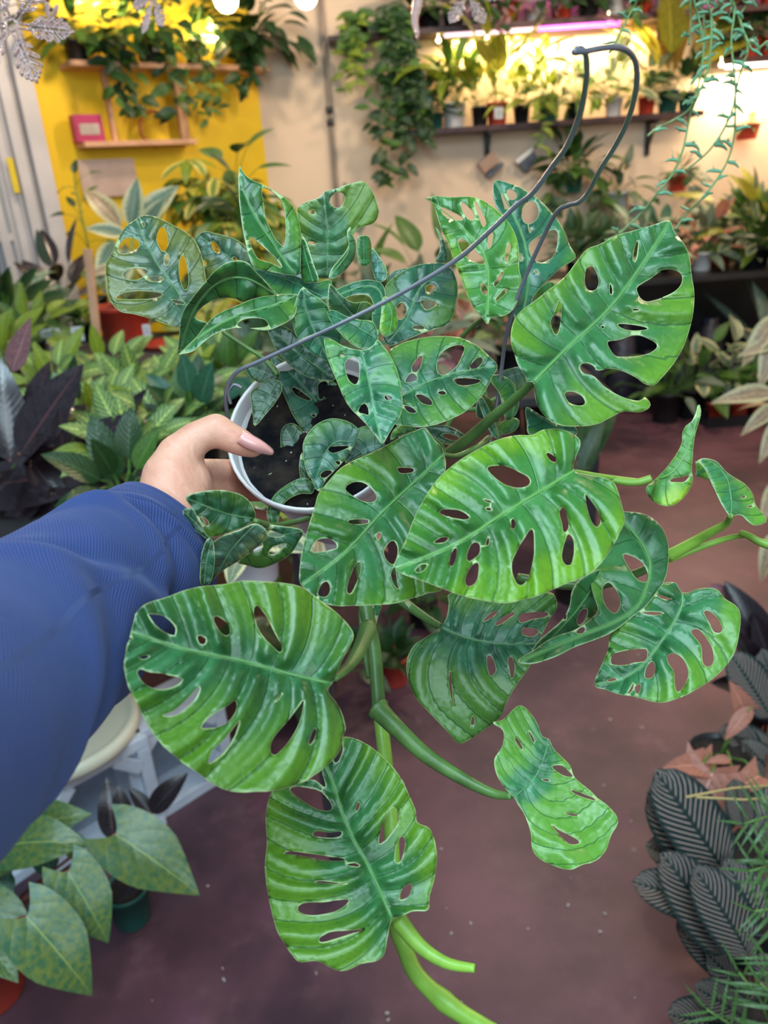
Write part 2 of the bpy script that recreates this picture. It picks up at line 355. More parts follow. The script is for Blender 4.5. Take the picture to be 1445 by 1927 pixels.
def blade(out, mid, d, tilt=(0, 0), holes=(), view=0, nv=7, quilt=0.0026, fold=0.10, cup=0.0, curl=0.0, step=6.5, roll=None, wav=0.0, c0=-0.80, c1=1.85, seed=0):
    """one leaf blade; out/holes/mid are the leaf's outline, holes and midrib as seen in the photograph,
    d the distance of its base; tilt the lean in depth (m per m along image x and y)."""
    out = np.array(crv(cv(view, out), 4, True)); out = resample(out, step)
    hs = [resample(np.array(crv(cv(view, h), 4, True)), step * 0.8) for h in holes]
    mid = np.array(crv(cv(view, mid), 6))
    mn, mx = out.min(0), out.max(0); rs = np.random.RandomState(seed + 5)
    gx, gy = np.meshgrid(np.arange(mn[0], mx[0], step), np.arange(mn[1], mx[1], step * 0.87)); gx[::2] += step / 2
    P = np.stack([gx.ravel(), gy.ravel()], 1) + rs.uniform(-0.8, 0.8, (gx.size, 2))
    P = P[inside(P, out)]
    bd = np.vstack([out] + hs)
    dist = lambda A, B: np.sqrt(((A[:, None, :] - B[None, :, :]) ** 2).sum(2)).min(1)
    db = dist(P, bd); keep = db > step * 0.55
    for h in hs: keep &= ~inside(P, h)
    P = P[keep]; edges = []; n = 0
    for L_ in [out] + hs:
        m = len(L_); edges += [(n + i, n + (i + 1) % m) for i in range(m)]; n += m
    A = np.vstack([bd, P])
    r = delaunay_2d_cdt([Vector(p) for p in A], edges, [], 0, 1e-4)
    Vv = np.array([tuple(v) for v in r[0]]); T = [tuple(f) for f in r[2] if len(f) == 3]
    T = np.array(T); cen = Vv[T].mean(1); ok = inside(cen, out)
    for h in hs: ok &= ~inside(cen, h)
    T = T[ok]
    # midrib coordinates
    seg = mid[1:] - mid[:-1]; sl = np.hypot(*seg.T); cum = np.concatenate([[0], np.cumsum(sl)]); Lm = cum[-1]
    best = np.full(len(Vv), 1e9); a = np.zeros(len(Vv)); b = np.zeros(len(Vv))
    for i in range(len(seg)):
        t = ((Vv - mid[i]) @ seg[i]) / (sl[i] ** 2)
        tc = np.clip(t, None if i == 0 else 0, None if i == len(seg) - 1 else 1)
        q = mid[i] + tc[:, None] * seg[i]; dd = Vv - q
        dl = np.hypot(*(Vv - (mid[i] + np.clip(t, 0, 1)[:, None] * seg[i])).T)
        cr = seg[i][0] * dd[:, 1] - seg[i][1] * dd[:, 0]
        up = dl < best
        best = np.where(up, dl, best); a = np.where(up, cum[i] + tc * sl[i], a); b = np.where(up, cr / sl[i], b)
    ab = np.abs(b); al, bl = a / Lm, ab / Lm
    a0 = (al - bl * c0 - 1.0 * bl ** 2) / np.maximum(0.25, 1 + bl * c1)
    w = a0 * nv
    rim = dist(Vv, bd) if len(Vv) else best
    ppm = d / F                                    # metres per pixel at the leaf
    soft = np.clip(bl / 0.06, 0, 1)
    h = 1.9 * quilt * min(1.0, Lm * d / F / 0.11) ** 1.2 * (np.abs(np.sin(PI * w)) ** 0.7) * soft * (0.75 + 0.5 * np.sin(w * 2.3 + 3 * seed + np.sign(b)))
    h += 0.22 * quilt * np.sin(4 * PI * w + 1) * np.exp(-bl / 0.16) * soft + 0.10 * quilt * np.sin(7 * PI * w + 2) * soft
    h += -fold * 0.0 + fold * ab * ppm - 0.9 * fold * (ab * ppm) ** 2 / (Lm * ppm * 0.5)
    h += cup * ((al - 0.5) ** 2 * 4 - 1) * -1
    wid = max(ab.max(), 1.0)
    h += -curl * (ab / wid) ** 3
    if wav:
        h += wav * np.sin(al * 9 + np.sign(b) * 1.3 + seed) * (ab / wid) ** 1.5
    dz = (Vv[:, 0] - mid[0][0]) * tilt[0] * ppm + (Vv[:, 1] - mid[0][1]) * tilt[1] * ppm
    if roll:   # (x0,y0,x1,y1,radius_px): blade wraps round this axis
        x0, y0 = cv(view, [roll[:2]])[0]; x1, y1 = cv(view, [roll[2:4]])[0]; R_ = roll[4]
        ax = np.array([x1 - x0, y1 - y0]); ax /= np.hypot(*ax)
        rr = (Vv[:, 0] - x0) * -ax[1] + (Vv[:, 1] - y0) * ax[0]
        dz += ppm * (R_ - np.sqrt(np.maximum(R_ ** 2 - np.clip(rr, -R_ * .98, R_ * .98) ** 2, 0)))
    D = d + dz - h
    vs = [at(x, y, dd) for (x, y), dd in zip(Vv, D)]
    uv = np.stack([w, b / Lm], 1)
    mp_ = mid[:: max(1, len(mid) // 24)]
    mp_ = mp_[inside(mp_, out)]
    rib = []
    for (x, y) in mp_:
        k = np.hypot(*(Vv - (x, y)).T).argmin(); rib.append(at(x, y, D[k] - 0.0003))
    return vs, [tuple(t) for t in T], uv, rim * ppm, rib, Lm * ppm
def leafobj(root, patches, col=(0.05, 0.20, 0.03), name='leaf', thick=0.0005, **kw):
    vs, fs, uv, rim, ribs = [], [], [], [], []
    for p in patches:
        q = dict(kw); q.update(p); a = blade(**q); n = len(vs); vs += a[0]; fs += [tuple(i + n for i in f) for f in a[1]]; uv.append(a[2]); rim.append(a[3]); ribs.append((a[4], a[5]))
    uv = np.vstack(uv); rim = np.concatenate(rim)
    # make the faces look at the camera
    f = fs[0]; nn = (vs[f[1]] - vs[f[0]]).cross(vs[f[2]] - vs[f[0]])
    if nn.dot(CP - vs[f[0]]) < 0: fs = [t[::-1] for t in fs]
    me = mesh('leaf', vs, fs); l = me.uv_layers.new(name='UVMap')
    idx = np.zeros(len(me.loops), np.int32); me.loops.foreach_get('vertex_index', idx)
    l.data.foreach_set('uv', uv.astype(np.float32)[idx].ravel())
    at_ = me.attributes.new('rim', 'FLOAT', 'POINT'); at_.data.foreach_set('value', rim.astype(np.float32))
    o = link(name, me, M_hero); o.color = (*col, 1)
    m = o.modifiers.new('s', 'SOLIDIFY'); m.thickness = thick; m.offset = -1
    adopt(o, root)
    for pts, Ls in ribs:
        if len(pts) > 5 and Ls > 0.035:
            m = len(pts); mb = MB(); mb.tube(pts, [(0.0011 - 0.0008 * i / m) * min(1.3, Ls / .12) for i in range(m)], 6); r = mb.build('midrib', M_rib); r.parent = o; r.color = (*col, 1)
    return o
# ---- pot
pot_c = at(592, 806, 0.575)                       # centre of the rim
pax = Vector((0.10, 0.66, -0.72)).normalized()    # from rim to base
Rz = (-pax).to_track_quat('Z', 'Y').to_matrix()
PRr = 0.0665
hero = empty('monstera_plant', pot_c + pax * 0.12, 'large swiss cheese plant with holed green leaves in the white pot held by the hand', 'potted plant')
mb = MB(); Rr = PRr
mb.lathe([(0.0, -0.120), (0.046, -0.120), (0.048, -0.116), (0.060, -0.02), (0.062, -0.014), (Rr, -0.012), (Rr + 0.001, 0.0), (Rr - 0.001, 0.001), (Rr - 0.002, -0.001), (0.0625, -0.02), (0.046, -0.11), (0.0, -0.112)], 48, pot_c, Rz)
M_pot = plain('white_hanging_pot', (0.80, 0.74, 0.74), 0.3, 0.05, 12)
adopt(mb.build('pot', M_pot), hero)
g = G('potting_mix'); vo = g.n('ShaderNodeTexVoronoi'); vo.inputs['Scale'].default_value = 210; g.put(vo.inputs['Vector'], g.obj())
nz = g.noise(60, 5); cc = g.mix(g.ss(nz, 0.35, 0.65), (0.006, 0.006, 0.008), (0.030, 0.022, 0.018))
cc = g.mix(g.math('MULTIPLY', g.ss(vo.outputs['Distance'], 0.22, 0.12), g.ss(g.noise(130, 2), 0.60, 0.66)), cc, (0.55, 0.5, 0.45))
g.set(Base_Color=cc, Roughness=0.95); g.b.inputs['Specular IOR Level'].default_value = 0.1; g.bump(nz, 1.0, 0.008); M_mix = g.m
vs = []; fs = []; n = 30
for i in range(13):
    for k in range(n):
        r = 0.0615 * i / 12; t = 2 * PI * k / n; p = Vector((r * math.cos(t), r * math.sin(t), 0))
        vs.append(Rz @ Vector((p.x, p.y, -0.016 + 0.004 * noise.noise(p * 120))) + pot_c)
for i in range(12):
    for k in range(n): fs.append((i * n + k, i * n + (k + 1) % n, (i + 1) * n + (k + 1) % n, (i + 1) * n + k))
adopt(link('soil', mesh('soil', vs, fs), M_mix), hero)
# ---- wire hanger
M_wire = plain('grey_hanger_wire', (0.22, 0.23, 0.27), 0.28, 0.1, 30, Metallic=0.55)
def wire(pts, rad):
    P = crv(pts, 8); mb = MB(); mb.tube([at(*p) for p in P], rad, 10); return mb
w1 = [(432, 800, .545), (425, 760, .53), (428, 728, .52), (446, 700, .512), (490, 679, .508), (600, 628, .50), (720, 570, .49), (850, 495, .475), (925, 432, .46), (970, 388, .45), (1003, 362, .44), (1040, 312, .425), (1068, 272, .41), (1092, 210, .39), (1103, 150, .365), (1103, 110, .35), (1096, 93, .345), (1084, 92, .343)]
w2 = [(905, 905, .585), (930, 790, .58), (944, 690, .57), (955, 620, .555), (985, 530, .54), (1018, 455, .52), (1047, 400, .50), (1070, 386, .49), (1090, 380, .48), (1108, 360, .47), (1130, 318, .45), (1160, 270, .43), (1183, 222, .41), (1197, 165, .385), (1196, 118, .37), (1178, 94, .36), (1150, 89, .352), (1120, 93, .347), (1100, 97, .343), (1078, 98, .34)]
w3 = [(1040, 830, .66), (960, 780, .66), (900, 800, .655), (850, 815, .65), (800, 860, .645)]
hg = wire(w1, 0.00145); adopt(hg.build('wire_hanger', M_wire), hero)
hg = wire(w2, 0.00145); adopt(hg.build('wire_hanger', M_wire), hero)
hg = wire([(455, 730, .522), (440, 724, .521), (430, 738, .522), (434, 760, .526)], 0.0011); hg.v and adopt(hg.build('wire_clip', M_wire), hero)
# ---- stems and petioles
M_stalk = plain('monstera_stalk', (0.09, 0.19, 0.045), 0.38, 0.35, 30, bump=0.25, bscale=200, bdist=0.001)
M_stalkl = plain('monstera_young_stalk', (0.22, 0.42, 0.05), 0.38, 0.25, 30, bump=0.2, bscale=200, bdist=0.001)
def stalk(view, pts, d0, d1, w0, w1_, mat=None, name='petiole', node=(), seg=6):
    c = cv(view, pts); P = crv([(x, y, lerp(d0, d1, i / max(1, len(c) - 1))) for i, (x, y) in enumerate(c)], seg); n = len(P)
    rad = []
    for i, p in enumerate(P):
        t = i / (n - 1); r = lerp(w0, w1_, t) / 2 * p[2] / F
        for k in node: r *= 1 + 0.22 * math.exp(-((t - k) / 0.03) ** 2)
        rad.append(r)
    mb = MB(); mb.tube([at(*p) for p in P], rad, 12); o = mb.build(name, mat or M_stalk); adopt(o, hero); return o
stalk(0, [(640, 880), (672, 1010), (686, 1100), (690, 1150), (704, 1220), (710, 1290), (714, 1345)], .60, .52, 27, 27, name='stem', node=(0.45,0.98))
stalk(0, [(714, 1335), (722, 1400), (732, 1500), (738, 1600), (740, 1700), (757, 1770), (785, 1835), (850, 1895), (930, 1945)], .57, .44, 26, 34, M_stalkl, 'stem', node=(0.60, 0.85))
stalk(0, [(712, 1335), (738, 1362), (800, 1420), (870, 1465), (925, 1492), (962, 1498)], .515, .475, 40, 13, node=(0.0,))
stalk(0, [(694, 1180), (675, 1225), (655, 1255), (630, 1276)], .50, .42, 34, 13)
stalk(0, [(748, 1728), (790, 1780), (840, 1812), (893, 1822)], .44, .42, 34, 15, M_stalkl, 'sheath')
stalk(2, [(770, 800), (700, 865), (620, 930), (530, 1010), (450, 1070)], .50, .57, 16, 24)
stalk(3, [(1180, 278), (1300, 300), (1445, 320)], .47, .50, 9, 12, M_stalkl)
stalk(7, [(0, 805), (150, 835), (300, 865), (420, 868), (520, 840)], .49, .49, 12, 15, M_stalkl)
stalk(7, [(1150, 1130), (1120, 1190), (1000, 1260), (880, 1330), (660, 1450)], .50, .55, 10, 24, M_stalkl)
stalk(7, [(1270, 1290), (1170, 1300), (1000, 1350), (660, 1480)], .53, .55, 9, 13, M_stalkl)
stalk(7, [(1225, 1265), (1290, 1290), (1380, 1340), (1500, 1380)], .53, .52, 11, 17, M_stalkl, 'stem')
stalk(4, [(-20, 225), (50, 280), (120, 330), (185, 370)], .58, .54, 22, 14)
stalk(4, [(480, 180), (650, 205), (800, 205), (940, 160), (1070, 100)], .60, .55, 20, 16)
stalk(1, [(640, 868), (740, 935), (840, 1000), (915, 1085)], .60, .58, 7, 9)
stalk(6, [(1120, 560), (1200, 580), (1290, 565), (1365, 545)], .455, .56, 11, 11)
stalk(3, [(640, 210), (700, 215), (780, 180), (830, 140)], .51, .56, 10, 12)
stalk(2, [(635, 860), (560, 900), (480, 920), (400, 1040)], .64, .66, 8, 10)
stalk(2, [(640, 1010), (620, 940), (585, 830)], .60, .60, 9, 7)
stalk(2, [(500, 630), (540, 590), (580, 560)], .62, .6, 10, 8)
stalk(9, [(375, 270), (365, 400), (430, 900)], .60, .56, 10, 10)
# ---- leaves
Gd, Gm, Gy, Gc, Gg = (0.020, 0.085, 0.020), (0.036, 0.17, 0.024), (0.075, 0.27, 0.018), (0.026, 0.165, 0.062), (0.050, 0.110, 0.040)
L = lambda *a, **k: leafobj(hero, *a, **k)
# top left grey green
L([dict(view=1, d=.60, tilt=(0.1, -0.5), nv=7, mid=[(462, 745), (400, 650), (320, 540), (255, 420), (215, 325)],
  out=[(235, 282), (290, 285), (340, 305), (400, 335), (460, 370), (500, 410), (530, 470), (545, 540), (555, 610), (560, 660), (520, 720), (480, 790), (420, 843), (370, 835), (300, 810), (200, 780), (130, 768), (90, 735), (65, 690), (55, 610), (50, 530), (70, 490), (90, 450), (110, 400), (150, 340), (190, 310)],
  holes=[[(110, 460), (130, 415), (165, 392), (205, 400), (222, 435), (180, 465), (130, 475)], [(308, 385), (325, 345), (345, 342), (362, 390), (365, 430), (345, 465), (325, 450), (308, 410)],
   [(430, 490), (445, 485), (465, 570), (465, 640), (445, 655), (425, 600), (420, 530)], [(140, 570), (200, 545), (262, 558), (250, 585), (200, 607), (150, 600)], [(262, 595), (320, 588), (343, 603), (310, 615), (262, 610)],
   [(105, 690), (160, 668), (240, 662), (328, 672), (330, 688), (270, 702), (120, 703)], [(380, 707), (430, 712), (448, 730), (405, 725)], [(345, 500), (360, 478), (372, 490), (365, 528), (347, 533)], [(232, 318), (248, 318), (242, 345)]])], Gg)
L([dict(view=1, d=.63, tilt=(-0.3, -0.2), nv=6, mid=[(790, 560), (680, 500), (545, 400)], out=[(500, 405), (545, 362), (600, 372), (660, 385), (720, 410), (755, 440), (790, 480), (840, 520), (860, 560), (790, 600), (700, 600), (600, 620), (560, 600), (530, 480)],
  holes=[[(580, 415), (600, 415), (628, 455), (620, 470), (595, 460)], [(688, 495), (700, 490), (715, 510), (700, 515)], [(545, 510), (560, 520), (550, 540)]])], Gg)
# tall pointed leaf and its folded side
L([dict(view=1, d=.55, tilt=(0.5, -0.2), nv=5, fold=0.3, mid=[(1000, 580), (870, 390), (790, 260), (742, 150), (725, 40)],
  out=[(725, 30), (745, 70), (790, 105), (850, 130), (910, 165), (950, 190), (990, 230), (1015, 280), (1030, 340), (1035, 400), (1032, 500), (1022, 580), (940, 575), (860, 560), (800, 545), (772, 490), (755, 420), (738, 330), (725, 220), (720, 100)],
  holes=[[(838, 145), (880, 155), (920, 190), (945, 230), (955, 300), (957, 380), (948, 438), (935, 430), (905, 400), (880, 350), (855, 290), (845, 220)], [(772, 392), (800, 400), (850, 445), (900, 490), (938, 545), (880, 520), (820, 500), (790, 450)]]),
  dict(view=1, d=.55, tilt=(-0.9, 0), nv=3, mid=[(1095, 615), (1060, 500), (1030, 370)], out=[(1025, 365), (1040, 380), (1065, 430), (1090, 510), (1122, 608), (1085, 620), (1045, 618), (1032, 560), (1030, 450)])], (0.032, 0.17, 0.025))
L([dict(view=1, d=.60, tilt=(0.1, 0.3), nv=6, mid=[(1165, 600), (1168, 500), (1168, 380), (1155, 240)],
  out=[(1015, 245), (1060, 215), (1120, 195), (1140, 180), (1155, 160), (1200, 150), (1260, 130), (1310, 115), (1350, 112), (1385, 150), (1410, 200), (1425, 270), (1400, 320), (1340, 340), (1310, 360), (1290, 400), (1290, 460), (1260, 530), (1200, 585), (1160, 600), (1110, 590), (1080, 530), (1050, 450), (1030, 370), (1020, 300)],
  holes=[[(1185, 190), (1215, 165), (1250, 175), (1255, 200), (1235, 240), (1200, 240), (1180, 215)], [(1070, 260), (1100, 250), (1105, 270), (1080, 278)], [(1070, 412), (1110, 420), (1105, 430), (1072, 424)]]),
  dict(view=1, d=.575, tilt=(0.8, 0), nv=4, mid=[(1170, 600), (1270, 470), (1280, 370), (1420, 280)], out=[(1427, 268), (1400, 300), (1350, 315), (1300, 340), (1285, 365), (1305, 400), (1312, 450), (1295, 510), (1240, 575), (1175, 603), (1190, 550), (1240, 490), (1272, 440), (1268, 400), (1272, 350), (1330, 310), (1390, 270), (1418, 240)])], (0.055, 0.19, 0.045))
# long folded leaf reaching left
L([dict(view=1, d=.55, tilt=(-0.2, 0.9), nv=6, wav=.006, mid=[(915, 685), (760, 600), (620, 620), (500, 750), (430, 950)],
  out=[(415, 980), (420, 900), (430, 800), (450, 750), (500, 680), (550, 620), (600, 560), (660, 520), (720, 510), (770, 525), (800, 560), (850, 610), (900, 670), (915, 690), (850, 700), (790, 700), (740, 720), (700, 700), (620, 700), (570, 720), (530, 750), (500, 800), (560, 825), (540, 870), (500, 930), (450, 970)]),
  dict(view=1, d=.54, tilt=(-0.1, -0.9), nv=6, mid=[(1010, 688), (880, 740), (700, 790), (540, 880), (420, 980)],
  out=[(540, 850), (580, 805), (620, 775), (700, 740), (800, 700), (880, 685), (1010, 683), (1010, 760), (990, 800), (930, 835), (860, 860), (780, 850), (700, 848), (640, 862), (580, 890), (530, 930), (490, 965), (430, 980), (415, 982), (470, 930), (510, 890)],
  holes=[[(712, 832), (740, 806), (800, 797), (850, 806), (868, 838), (800, 848), (740, 848)]])], (0.040, 0.17, 0.022))
L([dict(view=1, d=.56, tilt=(0.1, -0.8), nv=6, mid=[(1040, 640), (950, 600), (790, 548)], out=[(790, 545), (850, 538), (920, 545), (980, 575), (1040, 600), (1100, 620), (1180, 605), (1192, 640), (1230, 660), (1180, 700), (1100, 700), (1000, 690), (930, 685), (880, 665), (830, 610)])], Gc)
L([dict(view=1, d=.53, tilt=(0.3, 0.2), nv=6, fold=0.25, mid=[(1045, 640), (1060, 760), (1100, 860), (1172, 1005)], out=[(1045, 640), (1020, 680), (1000, 740), (990, 800), (1000, 860), (1030, 920), (1080, 970), (1130, 1000), (1180, 1012), (1225, 950), (1235, 870), (1190, 790), (1160, 730), (1110, 690), (1070, 665)])], Gc)
# curled arch leaf
L([dict(view=2, d=.535, tilt=(0.2, -0.9), nv=4, mid=[(180, 640), (205, 520), (170, 440), (60, 460), (0, 500)], out=[(-10, 480), (30, 450), (80, 428), (130, 415), (170, 417), (200, 432), (212, 475), (207, 530), (192, 580), (185, 640), (172, 610), (160, 560), (165, 510), (150, 475), (110, 470), (70, 478), (40, 500), (0, 530)]),
   dict(view=2, d=.515, tilt=(0, -0.7), nv=5, cup=.004, mid=[(180, 640), (100, 590), (0, 545)], out=[(-10, 535), (20, 530), (60, 550), (110, 565), (160, 570), (178, 600), (182, 650), (165, 678), (120, 675), (75, 650), (40, 615), (10, 580)])], Gc)
L([dict(view=2, d=.555, tilt=(0.5, 0.2), nv=4, mid=[(180, 620), (80, 540), (20, 470)], out=[(0, 430), (40, 470), (90, 500), (150, 500), (185, 560), (185, 640), (120, 610), (50, 570), (0, 540)])], Gd)
# narrow pale teal leaf
L([dict(view=2, d=.49, tilt=(0.1, -0.5), nv=7, fold=0.2, quilt=.0035, mid=[(110, 650), (135, 740), (155, 830), (175, 940), (199, 1030)],
  out=[(-20, 635), (10, 640), (60, 668), (130, 680), (172, 655), (178, 637), (200, 660), (240, 720), (265, 790), (275, 860), (270, 920), (240, 970), (215, 1010), (200, 1036), (180, 1010), (130, 950), (80, 900), (50, 850), (25, 790), (0, 730), (-15, 680)],
  holes=[[(60, 725), (90, 705), (110, 725), (112, 780), (100, 810), (75, 795), (62, 760)], [(112, 900), (130, 880), (145, 895), (148, 925), (130, 920), (110, 915)], [(207, 852), (233, 852), (235, 868), (213, 868)], [(40, 700), (55, 690), (52, 708)]])], (0.035, 0.21, 0.075))
L([dict(view=2, d=.535, tilt=(-0.1, -0.7), nv=7, mid=[(272, 855), (350, 810), (450, 775), (545, 752), (635, 740)], fold=0.15,
  out=[(635, 740), (600, 700), (560, 665), (500, 635), (440, 627), (370, 630), (300, 645), (250, 665), (225, 690), (255, 760), (268, 840), (268, 900), (245, 958), (290, 965), (350, 970), (420, 955), (500, 920), (550, 880), (590, 830), (615, 780)],
  holes=[[(405, 740), (415, 700), (450, 670), (490, 660), (510, 670), (500, 700), (480, 740), (440, 772), (412, 768)], [(530, 740), (560, 708), (578, 710), (575, 730), (545, 755)], [(467, 790), (520, 785), (573, 795), (540, 810), (490, 812)], [(325, 850), (350, 848), (385, 870), (385, 888), (350, 880)],
   [(285, 800), (300, 772), (320, 768), (333, 790), (310, 800)], [(312, 740), (340, 702), (352, 707), (337, 755), (316, 764)], [(408, 838), (430, 833), (443, 845), (420, 849)], [(280, 890), (310, 895), (330, 915), (300, 915)]])], (0.032, 0.17, 0.045))
L([dict(view=2, d=.60, tilt=(0.1, -0.5), nv=6, mid=[(220, 655), (300, 550), (340, 450), (440, 360)], out=[(210, 440), (250, 400), (310, 365), (370, 352), (420, 350), (455, 360), (475, 400), (485, 450), (475, 520), (450, 580), (400, 600), (340, 620), (270, 650), (220, 662), (200, 620), (205, 560), (212, 480)],
  holes=[[(250, 520), (272, 500), (292, 520), (280, 558), (257, 560)], [(345, 492), (372, 492), (408, 502), (370, 528), (350, 512)], [(362, 440), (390, 432), (403, 450), (372, 463)], [(312, 590), (350, 586), (358, 600), (320, 600)]])], (0.028, 0.13, 0.055))
# two upright ones at the top
L([dict(view=2, d=.55, tilt=(-0.3, -0.5), nv=9, quilt=.003, mid=[(597, 550), (600, 430), (590, 340), (540, 260), (450, 170), (365, 108)], fold=0.2,
  out=[(360, 108), (400, 98), (460, 102), (530, 100), (580, 115), (630, 150), (670, 190), (700, 240), (715, 300), (715, 370), (725, 420), (715, 480), (690, 530), (650, 552), (610, 555), (597, 585), (580, 560), (545, 520), (515, 460), (490, 390), (465, 330), (450, 280), (425, 230), (405, 170), (390, 120)],
  holes=[[(420, 140), (450, 150), (500, 178), (500, 190), (460, 185), (430, 168)], [(495, 125), (510, 125), (545, 165), (545, 190), (525, 185), (505, 160)], [(545, 120), (560, 128), (590, 190), (580, 215), (562, 170)], [(485, 265), (510, 262), (550, 300), (585, 340), (580, 356), (540, 345), (500, 310)],
   [(572, 430), (585, 427), (597, 455), (590, 473), (575, 460)], [(605, 225), (618, 245), (608, 290), (597, 290)], [(648, 462), (665, 445), (668, 462), (630, 495), (628, 485)], [(662, 330), (675, 275), (683, 290), (670, 350)], [(620, 430), (650, 382), (657, 392), (630, 438)]])], Gy)
L([dict(view=2, d=.60, tilt=(0.3, -0.5), nv=7, mid=[(720, 590), (750, 430), (740, 290), (700, 180), (630, 50)],
  out=[(625, 40), (680, 50), (740, 75), (790, 110), (830, 150), (870, 200), (890, 240), (910, 290), (930, 330), (880, 365), (840, 400), (800, 440), (770, 480), (755, 530), (730, 600), (700, 560), (680, 450), (700, 350), (690, 250), (660, 180), (630, 140), (618, 90)],
  holes=[[(670, 77), (690, 74), (708, 95), (695, 113), (677, 105)], [(728, 150), (745, 122), (775, 120), (790, 150), (783, 183), (755, 203), (730, 190)], [(647, 84), (678, 130), (665, 148)], [(755, 280), (790, 250), (840, 225), (860, 232), (863, 260), (850, 318), (810, 348), (780, 343), (760, 320)],
   [(716, 312), (727, 322), (728, 345), (716, 340)], [(772, 382), (788, 382), (783, 393)], [(752, 222), (764, 220), (758, 236)]])], Gc)
L([dict(view=2, d=.64, tilt=(0.4, -0.2), nv=4, mid=[(790, 560), (830, 450), (840, 400)], out=[(780, 470), (800, 440), (840, 420), (860, 450), (900, 470), (880, 520), (830, 560), (780, 560)])], Gy)
# big right-hand leaf
L([dict(view=2, d=.475, tilt=(0.15, -0.45), nv=10, quilt=.0035, fold=0.12, mid=[(770, 800), (900, 670), (1060, 520), (1200, 330), (1285, 195)],
  out=[(1285, 190), (1300, 230), (1340, 280), (1360, 330), (1368, 400), (1378, 470), (1370, 560), (1340, 660), (1300, 730), (1250, 790), (1225, 813), (1190, 808), (1160, 785), (1110, 760), (1060, 750), (1012, 757), (1000, 740), (975, 728), (950, 733), (945, 750), (960, 768), (990, 775), (1010, 790), (1040, 820), (1090, 850), (1140, 868), (1175, 870), (1190, 857), (1212, 880), (1205, 900), (1170, 915), (1110, 912), (1060, 935), (1010, 960), (950, 967), (880, 965), (830, 945), (790, 900), (775, 850), (770, 802), (745, 800), (742, 785), (715, 740), (700, 700), (685, 650), (690, 590), (715, 540), (780, 490), (830, 450), (870, 420), (900, 390), (930, 350), (970, 300), (1020, 280), (1090, 245), (1160, 225), (1230, 205)],
  holes=[[(1160, 445), (1185, 425), (1220, 405), (1250, 380), (1290, 375), (1323, 387), (1333, 410), (1320, 443), (1280, 473), (1230, 490), (1195, 496), (1172, 480)], [(965, 400), (970, 372), (990, 362), (1010, 390), (1016, 430), (1003, 453), (977, 453), (965, 430)], [(1146, 330), (1155, 285), (1164, 264), (1166, 290), (1160, 330), (1151, 348)],
   [(835, 570), (850, 540), (868, 490), (875, 520), (870, 590), (858, 623), (845, 610)], [(1060, 427), (1069, 450), (1066, 473), (1058, 460)], [(1087, 583), (1120, 581), (1180, 589), (1203, 600), (1160, 606), (1115, 602)], [(1050, 650), (1090, 642), (1150, 624), (1190, 630), (1238, 660), (1215, 688), (1170, 701), (1110, 705), (1075, 698)],
   [(888, 842), (920, 837), (953, 852), (966, 878), (948, 890), (905, 878)], [(1142, 526), (1165, 524), (1173, 530), (1150, 532)], [(1025, 590), (1036, 588), (1035, 600)]])], (0.050, 0.215, 0.035))
# front pair
L([dict(view=3, d=.50, tilt=(0.2, -0.6), nv=9, quilt=.0030, fold=0.12, mid=[(640, 215), (540, 310), (400, 440), (230, 620), (60, 745)],
  out=[(648, 212), (640, 180), (610, 150), (585, 115), (565, 97), (530, 110), (480, 130), (400, 175), (340, 205), (280, 230), (220, 265), (170, 320), (130, 370), (115, 420), (90, 500), (70, 570), (55, 650), (52, 710), (58, 745), (110, 790), (150, 820), (210, 832), (290, 830), (370, 828), (450, 820), (520, 800), (580, 780), (640, 765), (640, 700), (600, 600), (600, 450), (640, 320), (655, 250)],
  holes=[[(240, 350), (265, 325), (310, 322), (345, 345), (370, 380), (358, 403), (320, 403), (270, 378)], [(252, 480), (290, 475), (333, 477), (335, 490), (300, 496), (260, 493)], [(97, 605), (117, 567), (150, 552), (190, 562), (208, 590), (180, 603), (130, 610)], [(455, 264), (480, 262), (520, 266), (520, 280), (490, 286), (463, 283)],
   [(398, 610), (415, 577), (440, 562), (458, 600), (440, 660), (412, 645)], [(265, 700), (285, 657), (306, 652), (303, 690), (285, 740), (265, 780), (247, 773), (254, 730)], [(127, 780), (146, 737), (168, 732), (178, 760), (168, 790), (142, 795)], [(367, 540), (380, 527), (388, 545), (375, 562)], [(428, 700), (445, 670), (455, 740), (465, 765), (440, 745)]])], (0.035, 0.165, 0.022))
